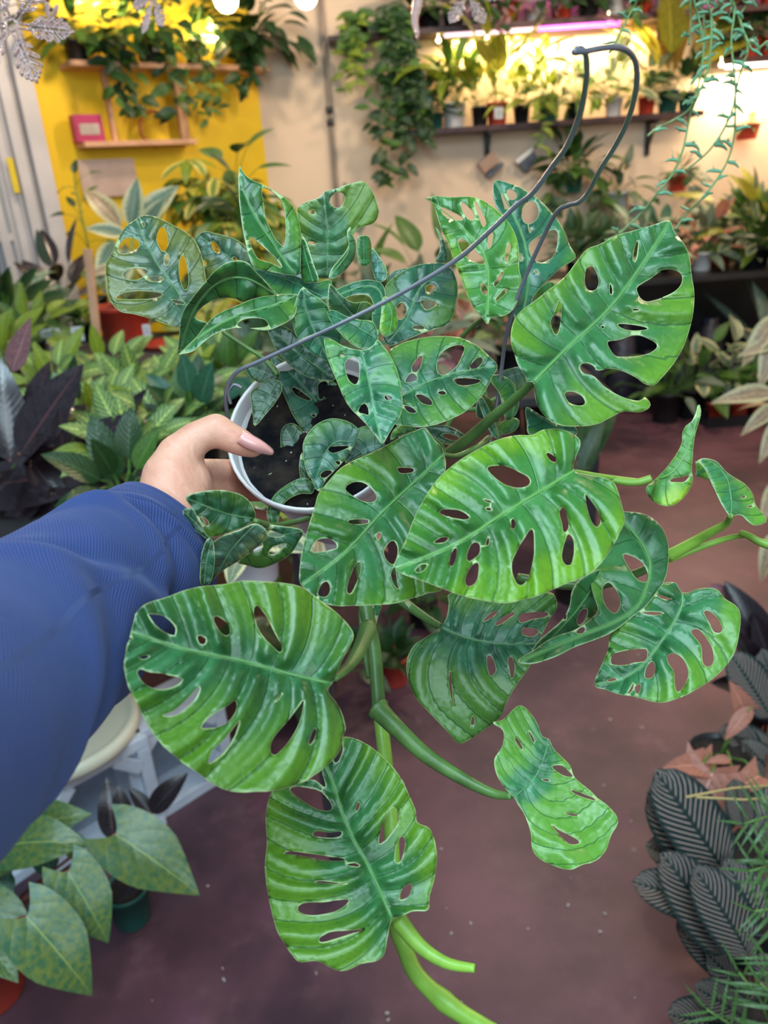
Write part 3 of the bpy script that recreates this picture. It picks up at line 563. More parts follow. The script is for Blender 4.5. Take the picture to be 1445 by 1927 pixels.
L([dict(view=3, d=.455, tilt=(0.1, -0.55), nv=10, quilt=.0032, fold=0.10, mid=[(1180, 278), (1060, 350), (880, 460), (700, 575), (447, 680)],
  out=[(445, 680), (450, 640), (490, 560), (520, 480), (560, 400), (620, 310), (700, 240), (780, 190), (860, 150), (940, 130), (1010, 128), (1050, 108), (1110, 102), (1160, 115), (1200, 140), (1207, 170), (1190, 220), (1182, 275), (1230, 290), (1290, 300), (1340, 320), (1360, 350), (1380, 420), (1392, 480), (1370, 530), (1340, 590), (1290, 660), (1230, 710), (1150, 740), (1060, 780), (980, 805), (900, 820), (820, 812), (720, 790), (640, 760), (560, 730), (490, 705)],
  holes=[[(825, 265), (850, 254), (900, 257), (950, 277), (998, 305), (998, 333), (960, 346), (900, 333), (850, 298)], [(627, 445), (650, 434), (710, 437), (753, 465), (738, 476), (690, 473), (645, 458)], [(527, 685), (550, 662), (578, 662), (558, 690), (532, 693)], [(605, 570), (635, 550), (665, 552), (648, 570), (615, 573)], [(670, 640), (690, 592), (700, 602), (693, 645), (677, 672)],
   [(735, 720), (755, 675), (785, 652), (790, 690), (778, 735), (750, 752), (737, 743)], [(925, 660), (950, 600), (985, 540), (1008, 514), (1018, 540), (1018, 620), (1000, 700), (980, 738), (955, 747), (932, 710)], [(1132, 620), (1147, 560), (1160, 535), (1180, 560), (1182, 620), (1168, 663), (1142, 658)], [(1228, 372), (1255, 402), (1285, 450), (1291, 490), (1275, 508), (1252, 480), (1237, 430)],
   [(1067, 202), (1090, 207), (1110, 230), (1103, 241), (1082, 230)], [(922, 480), (935, 472), (941, 500), (930, 518)], [(742, 620), (765, 572), (793, 577), (793, 615), (765, 640), (745, 648)], [(1122, 445), (1140, 425), (1153, 460), (1160, 510), (1140, 530), (1132, 490)], [(820, 572), (831, 548), (833, 570), (822, 588)], [(818, 430), (838, 428), (842, 438), (824, 438)], [(808, 392), (840, 400), (845, 408), (820, 402)]])], (0.060, 0.25, 0.020))
# rolled young leaf
L([dict(view=7, d=.49, tilt=(0.0, 0), nv=8, quilt=.0012, fold=0, roll=(905, 260, 690, 1040, 46), mid=[(560, 850), (700, 780), (830, 560), (905, 258)],
  out=[(905, 255), (918, 330), (880, 460), (860, 560), (850, 700), (845, 780), (855, 850), (820, 940), (760, 1010), (690, 1055), (600, 1050), (520, 1005), (485, 940), (487, 900), (530, 870), (570, 830), (640, 760), (720, 650), (765, 560), (770, 480), (800, 420), (845, 390), (880, 310), (890, 262)],
  holes=[[(668, 862), (700, 837), (770, 827), (826, 811), (816, 840), (780, 868), (720, 868)]])], (0.14, 0.40, 0.05))
L([dict(view=7, d=.50, tilt=(0.5, -0.6), nv=8, fold=-0.3, quilt=.0025, mid=[(1150, 1140), (1155, 1000), (1120, 840), (1040, 740), (950, 690)], out=[(1150, 1142), (1085, 1050), (1040, 960), (990, 850), (950, 760), (905, 712), (880, 702), (930, 680), (990, 685), (1050, 710), (1110, 780), (1180, 830), (1260, 880), (1320, 950), (1350, 1050), (1400, 1110), (1435, 1165), (1420, 1190), (1340, 1210), (1290, 1180), (1240, 1130), (1180, 1130)],
   holes=[[(1235, 985), (1265, 975), (1270, 985), (1240, 995)], [(1285, 1055), (1325, 1050), (1322, 1062), (1290, 1066)]]),
   dict(view=7, d=.505, tilt=(0.3, 0.8), nv=4, mid=[(865, 820), (900, 800), (940, 780)], out=[(877, 705), (915, 722), (950, 765), (990, 850), (940, 842), (885, 822), (862, 820), (880, 790)])], (0.05, 0.24, 0.06))
# right back leaf that curls under
L([dict(view=4, d=.54, tilt=(0.1, -0.7), nv=8, fold=0.1, mid=[(872, -60), (985, 100), (960, 260), (870, 340), (700, 410), (490, 500)],
  out=[(870, -70), (895, -76), (960, -70), (1012, -42), (1050, 10), (1062, 70), (1060, 130), (1045, 190), (1010, 240), (970, 290), (920, 330), (870, 370), (820, 400), (770, 420), (700, 445), (640, 475), (560, 505), (500, 510), (480, 495), (540, 460), (580, 430), (640, 400), (700, 380), (760, 340), (790, 300), (765, 220), (770, 130), (800, 50)],
  holes=[[(885, 90), (920, 95), (960, 120), (983, 165), (978, 193), (945, 188), (915, 150)], [(812, 270), (805, 225), (830, 195), (862, 230), (876, 280), (858, 316), (832, 303)], [(705, 388), (725, 370), (740, 372), (735, 390), (712, 394)]])], (0.045, 0.20, 0.035))
L([dict(view=4, d=.505, tilt=(0.7, 0.3), nv=4, fold=0.1, mid=[(800, 150), (740, 260), (640, 380), (535, 470)], out=[(800, 148), (808, 200), (803, 270), (770, 330), (720, 370), (650, 410), (590, 435), (530, 477), (555, 430), (600, 390), (650, 345), (680, 290), (690, 230), (720, 185), (765, 160)],
  holes=[[(708, 350), (720, 310), (744, 297), (748, 322), (725, 360)], [(655, 327), (667, 317), (668, 340), (659, 340)]])], (0.03, 0.16, 0.018))
L([dict(view=4, d=.53, tilt=(0.1, -0.35), nv=9, fold=0.22, quilt=.003, mid=[(183, 372), (300, 415), (430, 434), (548, 432)],
  out=[(180, 370), (205, 335), (215, 280), (215, 240), (300, 232), (480, 232), (560, 235), (615, 238), (632, 290), (600, 345), (572, 400), (558, 440), (545, 480), (520, 530), (470, 600), (432, 670), (410, 720), (330, 780), (270, 815), (245, 815), (205, 768), (140, 700), (85, 640), (57, 570), (52, 500), (80, 440), (130, 405)],
  holes=[[(216, 542), (222, 547), (228, 640), (235, 683), (225, 650), (216, 600)], [(345, 345), (380, 312), (403, 307), (388, 325), (352, 347)], [(392, 357), (430, 327), (468, 310), (463, 322), (430, 347), (402, 362)], [(482, 340), (500, 317), (550, 310), (598, 314), (588, 330), (540, 338), (500, 352)], [(443, 490), (460, 487), (469, 530), (459, 570), (449, 545)],
   [(362, 482), (380, 482), (396, 530), (389, 548), (374, 558), (363, 520)], [(299, 744), (305, 712), (312, 720), (311, 747)], [(500, 372), (560, 380), (540, 405), (500, 398)]])], (0.035, 0.17, 0.06))
L([dict(view=4, d=.50, tilt=(-0.1, -0.5), nv=9, fold=0.15, quilt=.0032, mid=[(1115, 235), (1108, 300), (1050, 400), (975, 500), (880, 570), (777, 590)],
  out=[(1115, 235), (1100, 215), (1090, 198), (1060, 195), (1040, 200), (1010, 240), (980, 280), (930, 320), (870, 370), (835, 400), (830, 450), (810, 500), (775, 590), (820, 610), (870, 628), (940, 640), (1020, 660), (1080, 650), (1150, 620), (1230, 570), (1290, 510), (1325, 440), (1340, 330), (1320, 285), (1280, 260), (1250, 225), (1210, 217), (1170, 222), (1140, 235)],
  holes=[[(840, 510), (847, 475), (890, 460), (970, 452), (980, 470), (973, 498), (930, 508), (880, 516)], [(970, 560), (977, 522), (1000, 500), (1010, 530), (1003, 558), (985, 568)], [(1057, 480), (1085, 470), (1118, 492), (1138, 540), (1128, 583), (1100, 620), (1087, 600), (1082, 540), (1062, 510)],
   [(1147, 387), (1175, 377), (1208, 412), (1233, 460), (1233, 508), (1210, 523), (1192, 500), (1187, 440)], [(1197, 312), (1215, 305), (1248, 332), (1268, 370), (1263, 390), (1237, 388), (1217, 350)], [(957, 313), (1000, 309), (1043, 315), (1000, 323)], [(1012, 242), (1060, 256), (1078, 259), (1045, 262)],
   [(902, 625), (920, 592), (929, 582), (924, 610), (907, 627)], [(932, 602), (953, 588), (953, 610), (940, 627)], [(823, 575), (850, 565), (863, 570), (837, 579)]])], (0.045, 0.22, 0.050))
L([dict(view=4, d=.475, tilt=(0.2, -0.45), nv=9, fold=-0.12, quilt=.003, wav=.004, mid=[(465, 1025), (545, 950), (585, 860), (596, 805)], c0=-1.0, c1=1.8,
  out=[(465, 1027), (430, 990), (400, 940), (390, 880), (420, 830), (425, 770), (382, 737), (420, 728), (450, 700), (480, 672), (510, 680), (550, 730), (575, 790), (600, 800), (620, 840), (680, 900), (700, 950), (760, 1000), (790, 1030), (830, 1060), (868, 1115), (840, 1170), (820, 1230), (780, 1270), (730, 1285), (680, 1305), (620, 1290), (560, 1260), (535, 1220), (530, 1160), (510, 1100), (480, 1050)],
  holes=[[(610, 1130), (640, 1152), (700, 1182), (718, 1200), (700, 1208), (670, 1200), (635, 1163)], [(612, 905), (650, 902), (685, 935), (692, 947), (660, 943), (627, 923)], [(685, 997), (720, 1007), (775, 1030), (778, 1038), (740, 1028), (702, 1013)], [(466, 797), (480, 802), (499, 835), (497, 843), (480, 823)], [(522, 768), (543, 800), (543, 817), (530, 795)], [(572, 956), (600, 956), (603, 964), (582, 962)], [(660, 1085), (700, 1090), (715, 1096), (690, 1097)]])], (0.05, 0.25, 0.075))
# big lower left leaf
L([dict(view=5, d=.403, tilt=(0.42, -0.45), nv=10, quilt=.0035, fold=0.12, mid=[(850, 480), (700, 445), (500, 390), (280, 345), (60, 278)],
  out=[(862, 478), (880, 440), (895, 400), (915, 360), (940, 315), (945, 280), (920, 240), (870, 190), (800, 140), (740, 95), (660, 78), (580, 72), (500, 70), (420, 85), (340, 92), (270, 108), (200, 135), (120, 160), (80, 195), (65, 240), (50, 300), (35, 360), (30, 420), (45, 490), (75, 550), (110, 620), (160, 700), (230, 770), (310, 830), (390, 885), (460, 912), (560, 912), (640, 908), (720, 885), (800, 840), (860, 790), (895, 740), (905, 690), (915, 660), (900, 600), (880, 560), (855, 530), (843, 505)],
  holes=[[(124, 206), (140, 202), (190, 212), (233, 250), (236, 275), (225, 290), (180, 268), (145, 238)], [(387, 226), (400, 210), (438, 236), (453, 270), (440, 290), (412, 273)], [(320, 300), (330, 287), (356, 301), (353, 323), (332, 323)], [(547, 192), (560, 167), (590, 202), (613, 240), (638, 290), (660, 330), (653, 358), (622, 330), (582, 290), (557, 240)],
   [(82, 440), (95, 422), (130, 434), (190, 442), (262, 462), (235, 493), (170, 505), (112, 483)], [(185, 609), (230, 588), (290, 533), (330, 492), (323, 530), (280, 578), (230, 610)], [(337, 655), (370, 612), (440, 572), (473, 547), (476, 590), (440, 638), (390, 658), (347, 661)], [(367, 800), (382, 750), (432, 702), (480, 642), (492, 634), (468, 700), (430, 758), (387, 793)],
   [(614, 730), (632, 690), (690, 622), (743, 548), (746, 570), (728, 640), (690, 708), (640, 763), (617, 760)], [(767, 720), (782, 672), (794, 658), (796, 680), (784, 715), (771, 726)], [(87, 378), (110, 369), (130, 371), (110, 383)], [(47, 300), (56, 295), (64, 299), (51, 306)], [(632, 553), (662, 518), (645, 545)]])], (0.034, 0.155, 0.024))
# bottom leaf
L([dict(view=5, d=.425, tilt=(0.1, -0.45), nv=11, quilt=.0035, fold=0.14, mid=[(1100, 1420), (1020, 1240), (930, 1070), (880, 930), (840, 810)],
  out=[(1100, 1422), (1130, 1415), (1180, 1390), (1243, 1385), (1250, 1330), (1270, 1260), (1280, 1180), (1270, 1110), (1250, 1060), (1200, 1035), (1195, 990), (1170, 930), (1130, 850), (1070, 780), (1010, 730), (950, 700), (900, 697), (905, 740), (890, 785), (872, 800), (860, 780), (840, 800), (820, 830), (835, 880), (830, 898), (790, 868), (760, 868), (730, 875), (700, 885), (630, 905), (605, 950), (595, 1030), (600, 1120), (592, 1200), (600, 1300), (625, 1420), (650, 1490), (690, 1550), (730, 1595), (800, 1590), (870, 1625), (920, 1628), (980, 1600), (1040, 1590), (1070, 1560), (1080, 1500), (1092, 1450)],
  holes=[[(692, 906), (720, 894), (780, 900), (820, 915), (856, 960), (854, 988), (800, 983), (742, 948)], [(782, 1085), (800, 1070), (850, 1077), (898, 1072), (893, 1093), (850, 1098), (800, 1093)], [(667, 1160), (700, 1152), (780, 1162), (850, 1172), (912, 1182), (900, 1189), (830, 1188), (740, 1170)], [(917, 1205), (945, 1197), (970, 1206), (963, 1215)],
   [(792, 1275), (820, 1270), (900, 1279), (922, 1282), (860, 1281)], [(722, 1385), (742, 1360), (820, 1354), (900, 1344), (928, 1347), (913, 1368), (870, 1393), (800, 1408), (747, 1403)], [(807, 1505), (832, 1482), (870, 1470), (940, 1467), (985, 1464), (940, 1483), (880, 1503), (822, 1518)], [(1047, 1120), (1057, 1060), (1082, 1002), (1100, 977), (1120, 987), (1126, 1030), (1104, 1072), (1070, 1112)],
   [(1112, 1188), (1116, 1135), (1132, 1098), (1146, 1092), (1152, 1125), (1138, 1188), (1120, 1198)], [(1127, 1340), (1142, 1302), (1170, 1282), (1181, 1292), (1168, 1330), (1140, 1346)], [(954, 988), (965, 954), (972, 962), (960, 993)]])], (0.045, 0.20, 0.030))
# cluster by the wrist
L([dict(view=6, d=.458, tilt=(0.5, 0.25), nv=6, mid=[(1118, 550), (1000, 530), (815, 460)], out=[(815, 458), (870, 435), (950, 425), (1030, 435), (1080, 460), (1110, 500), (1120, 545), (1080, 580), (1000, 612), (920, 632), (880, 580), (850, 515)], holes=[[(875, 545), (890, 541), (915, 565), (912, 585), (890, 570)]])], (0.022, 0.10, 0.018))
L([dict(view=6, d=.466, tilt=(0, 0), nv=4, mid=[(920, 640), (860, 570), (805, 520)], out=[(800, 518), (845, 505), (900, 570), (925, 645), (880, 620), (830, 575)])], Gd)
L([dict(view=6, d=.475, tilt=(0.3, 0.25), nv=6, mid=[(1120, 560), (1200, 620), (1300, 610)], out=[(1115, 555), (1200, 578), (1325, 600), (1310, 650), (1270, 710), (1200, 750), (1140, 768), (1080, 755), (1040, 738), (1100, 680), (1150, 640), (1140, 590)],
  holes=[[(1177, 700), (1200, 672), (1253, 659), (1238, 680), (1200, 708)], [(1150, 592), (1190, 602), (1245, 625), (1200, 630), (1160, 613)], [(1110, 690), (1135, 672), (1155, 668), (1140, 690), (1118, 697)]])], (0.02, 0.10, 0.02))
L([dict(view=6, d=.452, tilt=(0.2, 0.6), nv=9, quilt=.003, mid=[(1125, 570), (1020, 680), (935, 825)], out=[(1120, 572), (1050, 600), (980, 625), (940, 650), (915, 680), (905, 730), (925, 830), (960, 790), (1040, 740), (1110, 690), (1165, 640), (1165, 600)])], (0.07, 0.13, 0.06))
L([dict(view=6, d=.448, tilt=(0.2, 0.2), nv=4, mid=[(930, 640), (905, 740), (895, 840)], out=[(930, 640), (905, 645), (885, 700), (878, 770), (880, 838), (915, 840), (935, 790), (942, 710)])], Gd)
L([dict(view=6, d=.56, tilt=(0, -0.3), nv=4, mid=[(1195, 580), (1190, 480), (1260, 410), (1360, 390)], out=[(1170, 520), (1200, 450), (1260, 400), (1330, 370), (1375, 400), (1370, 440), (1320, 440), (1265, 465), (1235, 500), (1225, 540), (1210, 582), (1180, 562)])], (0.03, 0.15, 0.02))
# leaves over the soil
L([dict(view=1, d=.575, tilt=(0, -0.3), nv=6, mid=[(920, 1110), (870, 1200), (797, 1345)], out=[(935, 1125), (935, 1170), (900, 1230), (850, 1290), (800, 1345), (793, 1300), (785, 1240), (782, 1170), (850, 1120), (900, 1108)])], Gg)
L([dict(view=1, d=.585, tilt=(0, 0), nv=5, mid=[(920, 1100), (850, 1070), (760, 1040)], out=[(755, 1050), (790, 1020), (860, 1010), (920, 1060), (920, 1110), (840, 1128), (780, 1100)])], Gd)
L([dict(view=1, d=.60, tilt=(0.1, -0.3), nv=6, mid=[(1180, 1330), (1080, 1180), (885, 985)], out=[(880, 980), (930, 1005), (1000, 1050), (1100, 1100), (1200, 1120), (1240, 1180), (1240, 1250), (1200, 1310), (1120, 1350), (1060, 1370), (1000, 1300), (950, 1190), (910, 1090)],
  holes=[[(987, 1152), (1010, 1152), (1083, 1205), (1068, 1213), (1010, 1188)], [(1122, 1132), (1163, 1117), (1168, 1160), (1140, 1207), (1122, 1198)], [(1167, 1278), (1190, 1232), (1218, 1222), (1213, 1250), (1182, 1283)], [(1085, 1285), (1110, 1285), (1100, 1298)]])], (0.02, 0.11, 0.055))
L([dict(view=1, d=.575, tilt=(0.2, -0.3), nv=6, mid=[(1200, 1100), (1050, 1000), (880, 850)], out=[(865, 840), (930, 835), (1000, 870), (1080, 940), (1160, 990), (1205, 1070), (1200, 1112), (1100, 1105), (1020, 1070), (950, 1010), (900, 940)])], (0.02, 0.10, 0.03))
L([dict(view=3, d=.55, tilt=(0.2, -0.3), nv=7, mid=[(285, 160), (180, 170), (110, 340)], out=[(65, 180), (80, 130), (120, 85), (180, 60), (240, 68), (280, 90), (297, 120), (265, 190), (230, 240), (190, 280), (160, 315), (130, 362), (100, 310), (75, 260)],
  holes=[[(167, 180), (200, 174), (258, 173), (230, 190), (185, 203)], [(137, 290), (160, 274), (188, 279), (160, 303), (141, 303)], [(197, 236), (220, 237), (214, 253)]])], (0.03, 0.15, 0.075))
L([dict(view=3, d=.565, tilt=(0.2, -0.2), nv=5, mid=[(390, 170), (330, 180), (250, 235)], out=[(285, 110), (330, 92), (375, 120), (400, 165), (380, 195), (300, 215), (240, 245), (250, 190)])], (0.025, 0.13, 0.07))
L([dict(view=1, d=.59, tilt=(0, -0.2), nv=5, mid=[(1050, 1500), (1000, 1430), (950, 1350)], out=[(930, 1400), (945, 1345), (1000, 1330), (1060, 1390), (1055, 1445), (1090, 1510), (1040, 1570), (990, 1560), (940, 1480)])], (0.025, 0.10, 0.03))
L([dict(view=3, d=.575, tilt=(0.1, -0.1), nv=5, mid=[(100, 400), (60, 300), (70, 200)], out=[(62, 200), (90, 300), (130, 365), (120, 410), (90, 390), (60, 330), (50, 260)])], Gd)
L([dict(view=6, d=.585, tilt=(0, 0.1), nv=4, mid=[(1300, 360), (1150, 385)], out=[(1145, 380), (1200, 345), (1270, 335), (1310, 345), (1290, 370), (1230, 390), (1170, 392)])], Gd)
L([dict(view=3, d=.56, tilt=(0.1, 0), nv=4, mid=[(520, 110), (430, 140)], out=[(425, 150), (440, 105), (480, 80), (525, 95), (530, 110), (470, 130)])], Gy)
L([dict(view=3, d=.52, tilt=(0.1, -0.6), nv=5, mid=[(1185, 120), (1080, 80), (985, 15)], out=[(985, 12), (1050, 50), (1120, 85), (1185, 92), (1190, 130), (1100, 118), (1000, 128), (988, 80)])], Gc)
L([dict(view=3, d=.545, tilt=(0.1, -0.3), nv=5, mid=[(640, 200), (620, 160), (590, 130)], out=[(585, 130), (620, 145), (650, 180), (650, 215), (630, 205), (605, 175)])], Gy)
# small upright ones around the middle
L([dict(view=2, d=.575, tilt=(0.5, -0.2), nv=4, mid=[(640, 775), (700, 830), (690, 930)], out=[(600, 785), (640, 772), (690, 800), (715, 860), (708, 915), (670, 950), (655, 900), (640, 840)])], Gm)
L([dict(view=2, d=.565, tilt=(0.5, -0.5), nv=4, mid=[(560, 850), (590, 920), (640, 1012)], out=[(558, 848), (580, 858), (610, 920), (642, 1012), (615, 1000), (585, 940)])], (0.04, 0.22, 0.08))
L([dict(view=2, d=.58, tilt=(0.7, 0), nv=4, mid=[(585, 940), (565, 890), (560, 850)], out=[(575, 845), (600, 860), (640, 900), (645, 960), (610, 940), (560, 935), (555, 890)])], Gd)
L([dict(view=2, d=.60, tilt=(0.3, -0.4), nv=4, mid=[(670, 1000), (700, 965), (720, 940)], out=[(630, 975), (660, 945), (700, 935), (718, 950), (700, 985), (650, 1000)])], Gm)
L([dict(view=2, d=.60, tilt=(0, -0.6), nv=5, mid=[(520, 1020), (440, 985), (360, 970)], out=[(355, 970), (400, 962), (460, 970), (510, 1000), (530, 1030), (470, 1040), (400, 1020)], holes=[[(420, 1002), (450, 995), (490, 1010), (470, 1022)]])], Gd)
L([dict(view=2, d=.57, tilt=(0.6, 0), nv=4, roll=(128, 240, 128, 360, 30), mid=[(130, 360), (128, 250)], out=[(105, 258), (125, 247), (150, 252), (160, 300), (155, 352), (120, 362), (103, 310)])], Gm)
L([dict(view=2, d=.575, tilt=(-0.4, -0.4), nv=4, mid=[(180, 420), (180, 340), (156, 290)], out=[(154, 288), (190, 330), (215, 375), (212, 412), (180, 422), (160, 370)])], (0.03, 0.16, 0.1))
L([dict(view=2, d=.62, tilt=(0.2, -0.1), nv=4, mid=[(430, 345), (425, 280), (400, 218)], out=[(400, 215), (430, 260), (447, 340), (400, 345), (420, 290)])], Gd)
L([dict(view=2, d=.52, tilt=(0.5, -0.3), nv=5, fold=-0.2, mid=[(205, 480), (235, 540), (225, 625)], out=[(205, 478), (240, 500), (258, 570), (245, 610), (210, 630), (190, 600), (195, 540)])], Gy)
L([dict(view=2, d=.64, tilt=(0.1, 0.1), nv=6, mid=[(740, 760), (680, 780), (620, 800)], out=[(640, 770), (680, 750), (740, 745), (760, 790), (720, 830), (680, 850), (640, 830)])], Gd)
L([dict(view=2, d=.66, tilt=(0.1, 0.1), nv=6, mid=[(240, 420), (260, 380), (300, 350)], out=[(220, 400), (260, 375), (320, 372), (300, 400), (250, 420), (225, 440)])], Gd)
L([dict(view=1, d=.64, tilt=(0.1, -0.3), nv=6, mid=[(1040, 600), (960, 580), (890, 500)], out=[(870, 520), (930, 540), (1030, 560), (1100, 640), (1000, 660), (900, 640), (840, 590)])], (0.02, 0.09, 0.03))
L([dict(view=9, d=.56, tilt=(0.5, -0.3), nv=4, mid=[(470, 260), (490, 340), (490, 460)], out=[(465, 270), (545, 270), (520, 340), (490, 460), (475, 430), (468, 340)])], Gm)
L([dict(view=9, d=.56, tilt=(0.5, -0.3), nv=5, mid=[(760, 240), (830, 300), (900, 385)], out=[(735, 240), (770, 235), (830, 270), (870, 310), (935, 355), (930, 385), (890, 388), (820, 340)])], (0.03, 0.12, 0.06))
# ================================================================= the arm and hand
elbow = at(-330, 1560, .25)
person = empty('person', at(250, 1075, .47), 'left arm in a navy blue sweatshirt sleeve reaching in, hand gripping the white pot rim', 'person')
def capsule(mb, a, b, r0, r1, n=20):
    a, b = Vector(a), Vector(b); T = (b - a).normalized(); q = T.to_track_quat('Z', 'Y').to_matrix(); Ln = (b - a).length
    prof = []
    for k in range(7): t = -PI / 2 + (PI / 2) * k / 6; prof.append((max(1e-5, r0 * math.cos(t)), r0 * math.sin(t)))
    for k in range(7): t = (PI / 2) * k / 6; prof.append((max(1e-5, r1 * math.cos(t)), Ln + r1 * math.sin(t)))
    mb.lathe(prof, n, a, q)
    m = len(mb.v); mb.f.append(tuple(range(m - 14 * n, m - 13 * n))[::-1]); mb.f.append(tuple(range(m - n, m)))
hb = MB()
def chain(pts):
    for (x0, y0, d0, r0), (x1, y1, d1, r1) in zip(pts, pts[1:]): capsule(hb, at(x0, y0, d0), at(x1, y1, d1), r0, r1)
def chainx(pts):      # radii given in pixels
    chain([(x, y, d, r * d / F) for x, y, d, r in pts])
# forearm / wrist / heel of the hand
chainx([(215, 1100, .462, 100), (290, 1022, .490, 90), (322, 968, .503, 78), (342, 915, .513, 58)])
chainx([(290, 1022, .490, 80), (318, 1030, .500, 70)])
# thenar and thumb
chainx([(322, 960, .500, 68), (322, 900, .507, 55), (336, 858, .512, 42), (366, 826, .515, 32), (407, 808, .518, 31), (430, 822, .519, 29), (458, 835, .521, 26), (476, 843, .523, 20)])
chainx([(340, 915, .515, 52), (345, 880, .518, 42), (350, 850, .520, 32)])
# palm side behind the thumb
chainx([(335, 950, .52, 50), (358, 925, .535, 38), (370, 895, .545, 28)])
chainx([(320, 1000, .52, 55), (350, 990, .54, 42), (372, 960, .555, 30)])
# four fingers closing round the outside of the pot
chainx([(352, 890, .545, 30), (385, 887, .560, 25), (430, 886, .590, 23), (462, 884, .620, 20), (500, 880, .64, 16)])
chainx([(360, 925, .550, 28), (392, 924, .568, 25), (432, 924, .596, 22), (468, 926, .628, 19), (505, 930, .645, 15)])
chainx([(365, 960, .555, 28), (400, 962, .572, 24), (440, 968, .604, 21), (485, 975, .632, 18), (520, 980, .65, 14)])
chainx([(362, 990, .555, 26), (400, 1000, .575, 21), (440, 1008, .604, 18), (480, 1015, .628, 15)])
me = mesh('tmp', hb.v, hb.f); o = bpy.data.objects.new('tmp', me); COL.objects.link(o)
m = o.modifiers.new('r', 'REMESH'); m.mode = 'VOXEL'; m.voxel_size = 0.0017
m = o.modifiers.new('s', 'CORRECTIVE_SMOOTH'); m.smooth_type = 'LENGTH_WEIGHTED'; m.factor = 0.8; m.iterations = 14; m.use_only_smooth = True
dg = bpy.context.evaluated_depsgraph_get(); dg.update()
me2 = bpy.data.meshes.new_from_object(o.evaluated_get(dg)); bpy.data.objects.remove(o)
me2.name = 'hand'; me2.shade_smooth(); me2.materials.clear()
# creases: thumb joints, thumb web and wrist
def crease(p0, p1, dep, wdt, me):
    a, b_ = at(*p0), at(*p1); ab = b_ - a; L2 = ab.length_squared
    for v in me.vertices:
        t = max(0, min(1, (v.co - a).dot(ab) / L2)); q = a + ab * t; dd = (v.co - q).length
        if dd < wdt * 3: v.co += (v.co - CP).normalized() * dep * math.exp(-(dd / wdt) ** 2) * math.sin(PI * min(1, max(0.15, t)))
for p0, p1, dep, wdt in [((378, 856, .50), (425, 850, .50), .0045, .0026), ((352, 832, .49), (386, 862, .49), .0020, .0016), ((345, 850, .49), (382, 872, .49), .0020, .0016),
    ((428, 800, .50), (425, 842, .50), .0014, .0013), ((440, 803, .50), (434, 845, .50), .0012, .0012),
    ((282, 900, .47), (355, 985, .47), .0020, .0015), ((300, 880, .47), (368, 960, .47), .0018, .0014), ((372, 860, .52), (382, 935, .52), .0025, .0028),
    ((270, 915, .46), (352, 1010, .46), .0015, .0014), ((315, 870, .48), (372, 935, .48), .0008, .0015)]:
    crease(p0, p1, dep, wdt, me2)
g = G('skin'); n1 = g.noise(22, 4); n2 = g.noise(420, 4); n3 = g.noise(90, 3, rough=0.7, dist=0.6)
c = g.mix(g.ss(n1, 0.3, 0.7), (0.68, 0.31, 0.21), (0.76, 0.40, 0.28)); c = g.mix(g.math('MULTIPLY', g.ss(n3, 0.5, 0.7), 0.3), c, (0.55, 0.18, 0.12))
g.set(Base_Color=c, Roughness=0.48, Subsurface_Weight=0.18, Subsurface_Scale=0.006); g.b.inputs['Subsurface Radius'].default_value = (1, .35, .2)
wv = g.n('ShaderNodeTexWave'); wv.inputs['Scale'].default_value = 38; wv.inputs['Distortion'].default_value = 9; wv.inputs['Detail'].default_value = 3; wv.inputs['Detail Scale'].default_value = 1.2
mp = g.n('ShaderNodeMapping'); mp.inputs['Rotation'].default_value = (0, 0.3, -0.6); g.put(mp.inputs[0], g.obj()); g.t.links.new(mp.outputs[0], wv.inputs[0])
g.bump(g.math('ADD', g.math('MULTIPLY', n2, 0.5), g.math('ADD', g.math('MULTIPLY', n3, 0.5), g.math('MULTIPLY', wv.outputs['Fac'], 0.4))), 0.35, 0.0012); M_skin = g.m
hand = link('hand', me2, M_skin); adopt(hand, person)
# thumb nail: long, lying on the far end of the thumb
M_nail = plain('pink_nail_varnish', (0.80, 0.38, 0.34), 0.12, 0.05, 20, spec=0.8)
vs = []; fs = []; n = 9; rows = 12
axp = [(452, 822, .5035), (468, 831, .5045), (485, 839, .507), (500, 846, .512), (514, 853, .518)]
AX = crv(axp, 3); wpx = [13, 14, 14.5, 14.5, 14, 13.5, 13, 12, 11, 9.5, 8, 6, 3]
for i, p in enumerate(AX):
    q = AX[min(i + 1, len(AX) - 1)]; pr = AX[max(i - 1, 0)]; dx, dy = q[0] - pr[0], q[1] - pr[1]; l = math.hypot(dx, dy); nx, ny = -dy / l, dx / l
    for k in range(n):
        s = -1 + 2 * k / (n - 1); vs.append(at(p[0] + nx * s * wpx[i] * .95, p[1] + ny * s * wpx[i] * .95, p[2] + 0.0042 * s * s))
for i in range(len(AX) - 1):
    for k in range(n - 1): fs.append((i * n + k, i * n + k + 1, (i + 1) * n + k + 1, (i + 1) * n + k))
nl = link('thumbnail', mesh('thumbnail', vs, fs), M_nail); mo = nl.modifiers.new('s', 'SOLIDIFY'); mo.thickness = 0.0008; mo.offset = 0; nl.parent = hand; nl['label'] = 'long glossy pink nail'
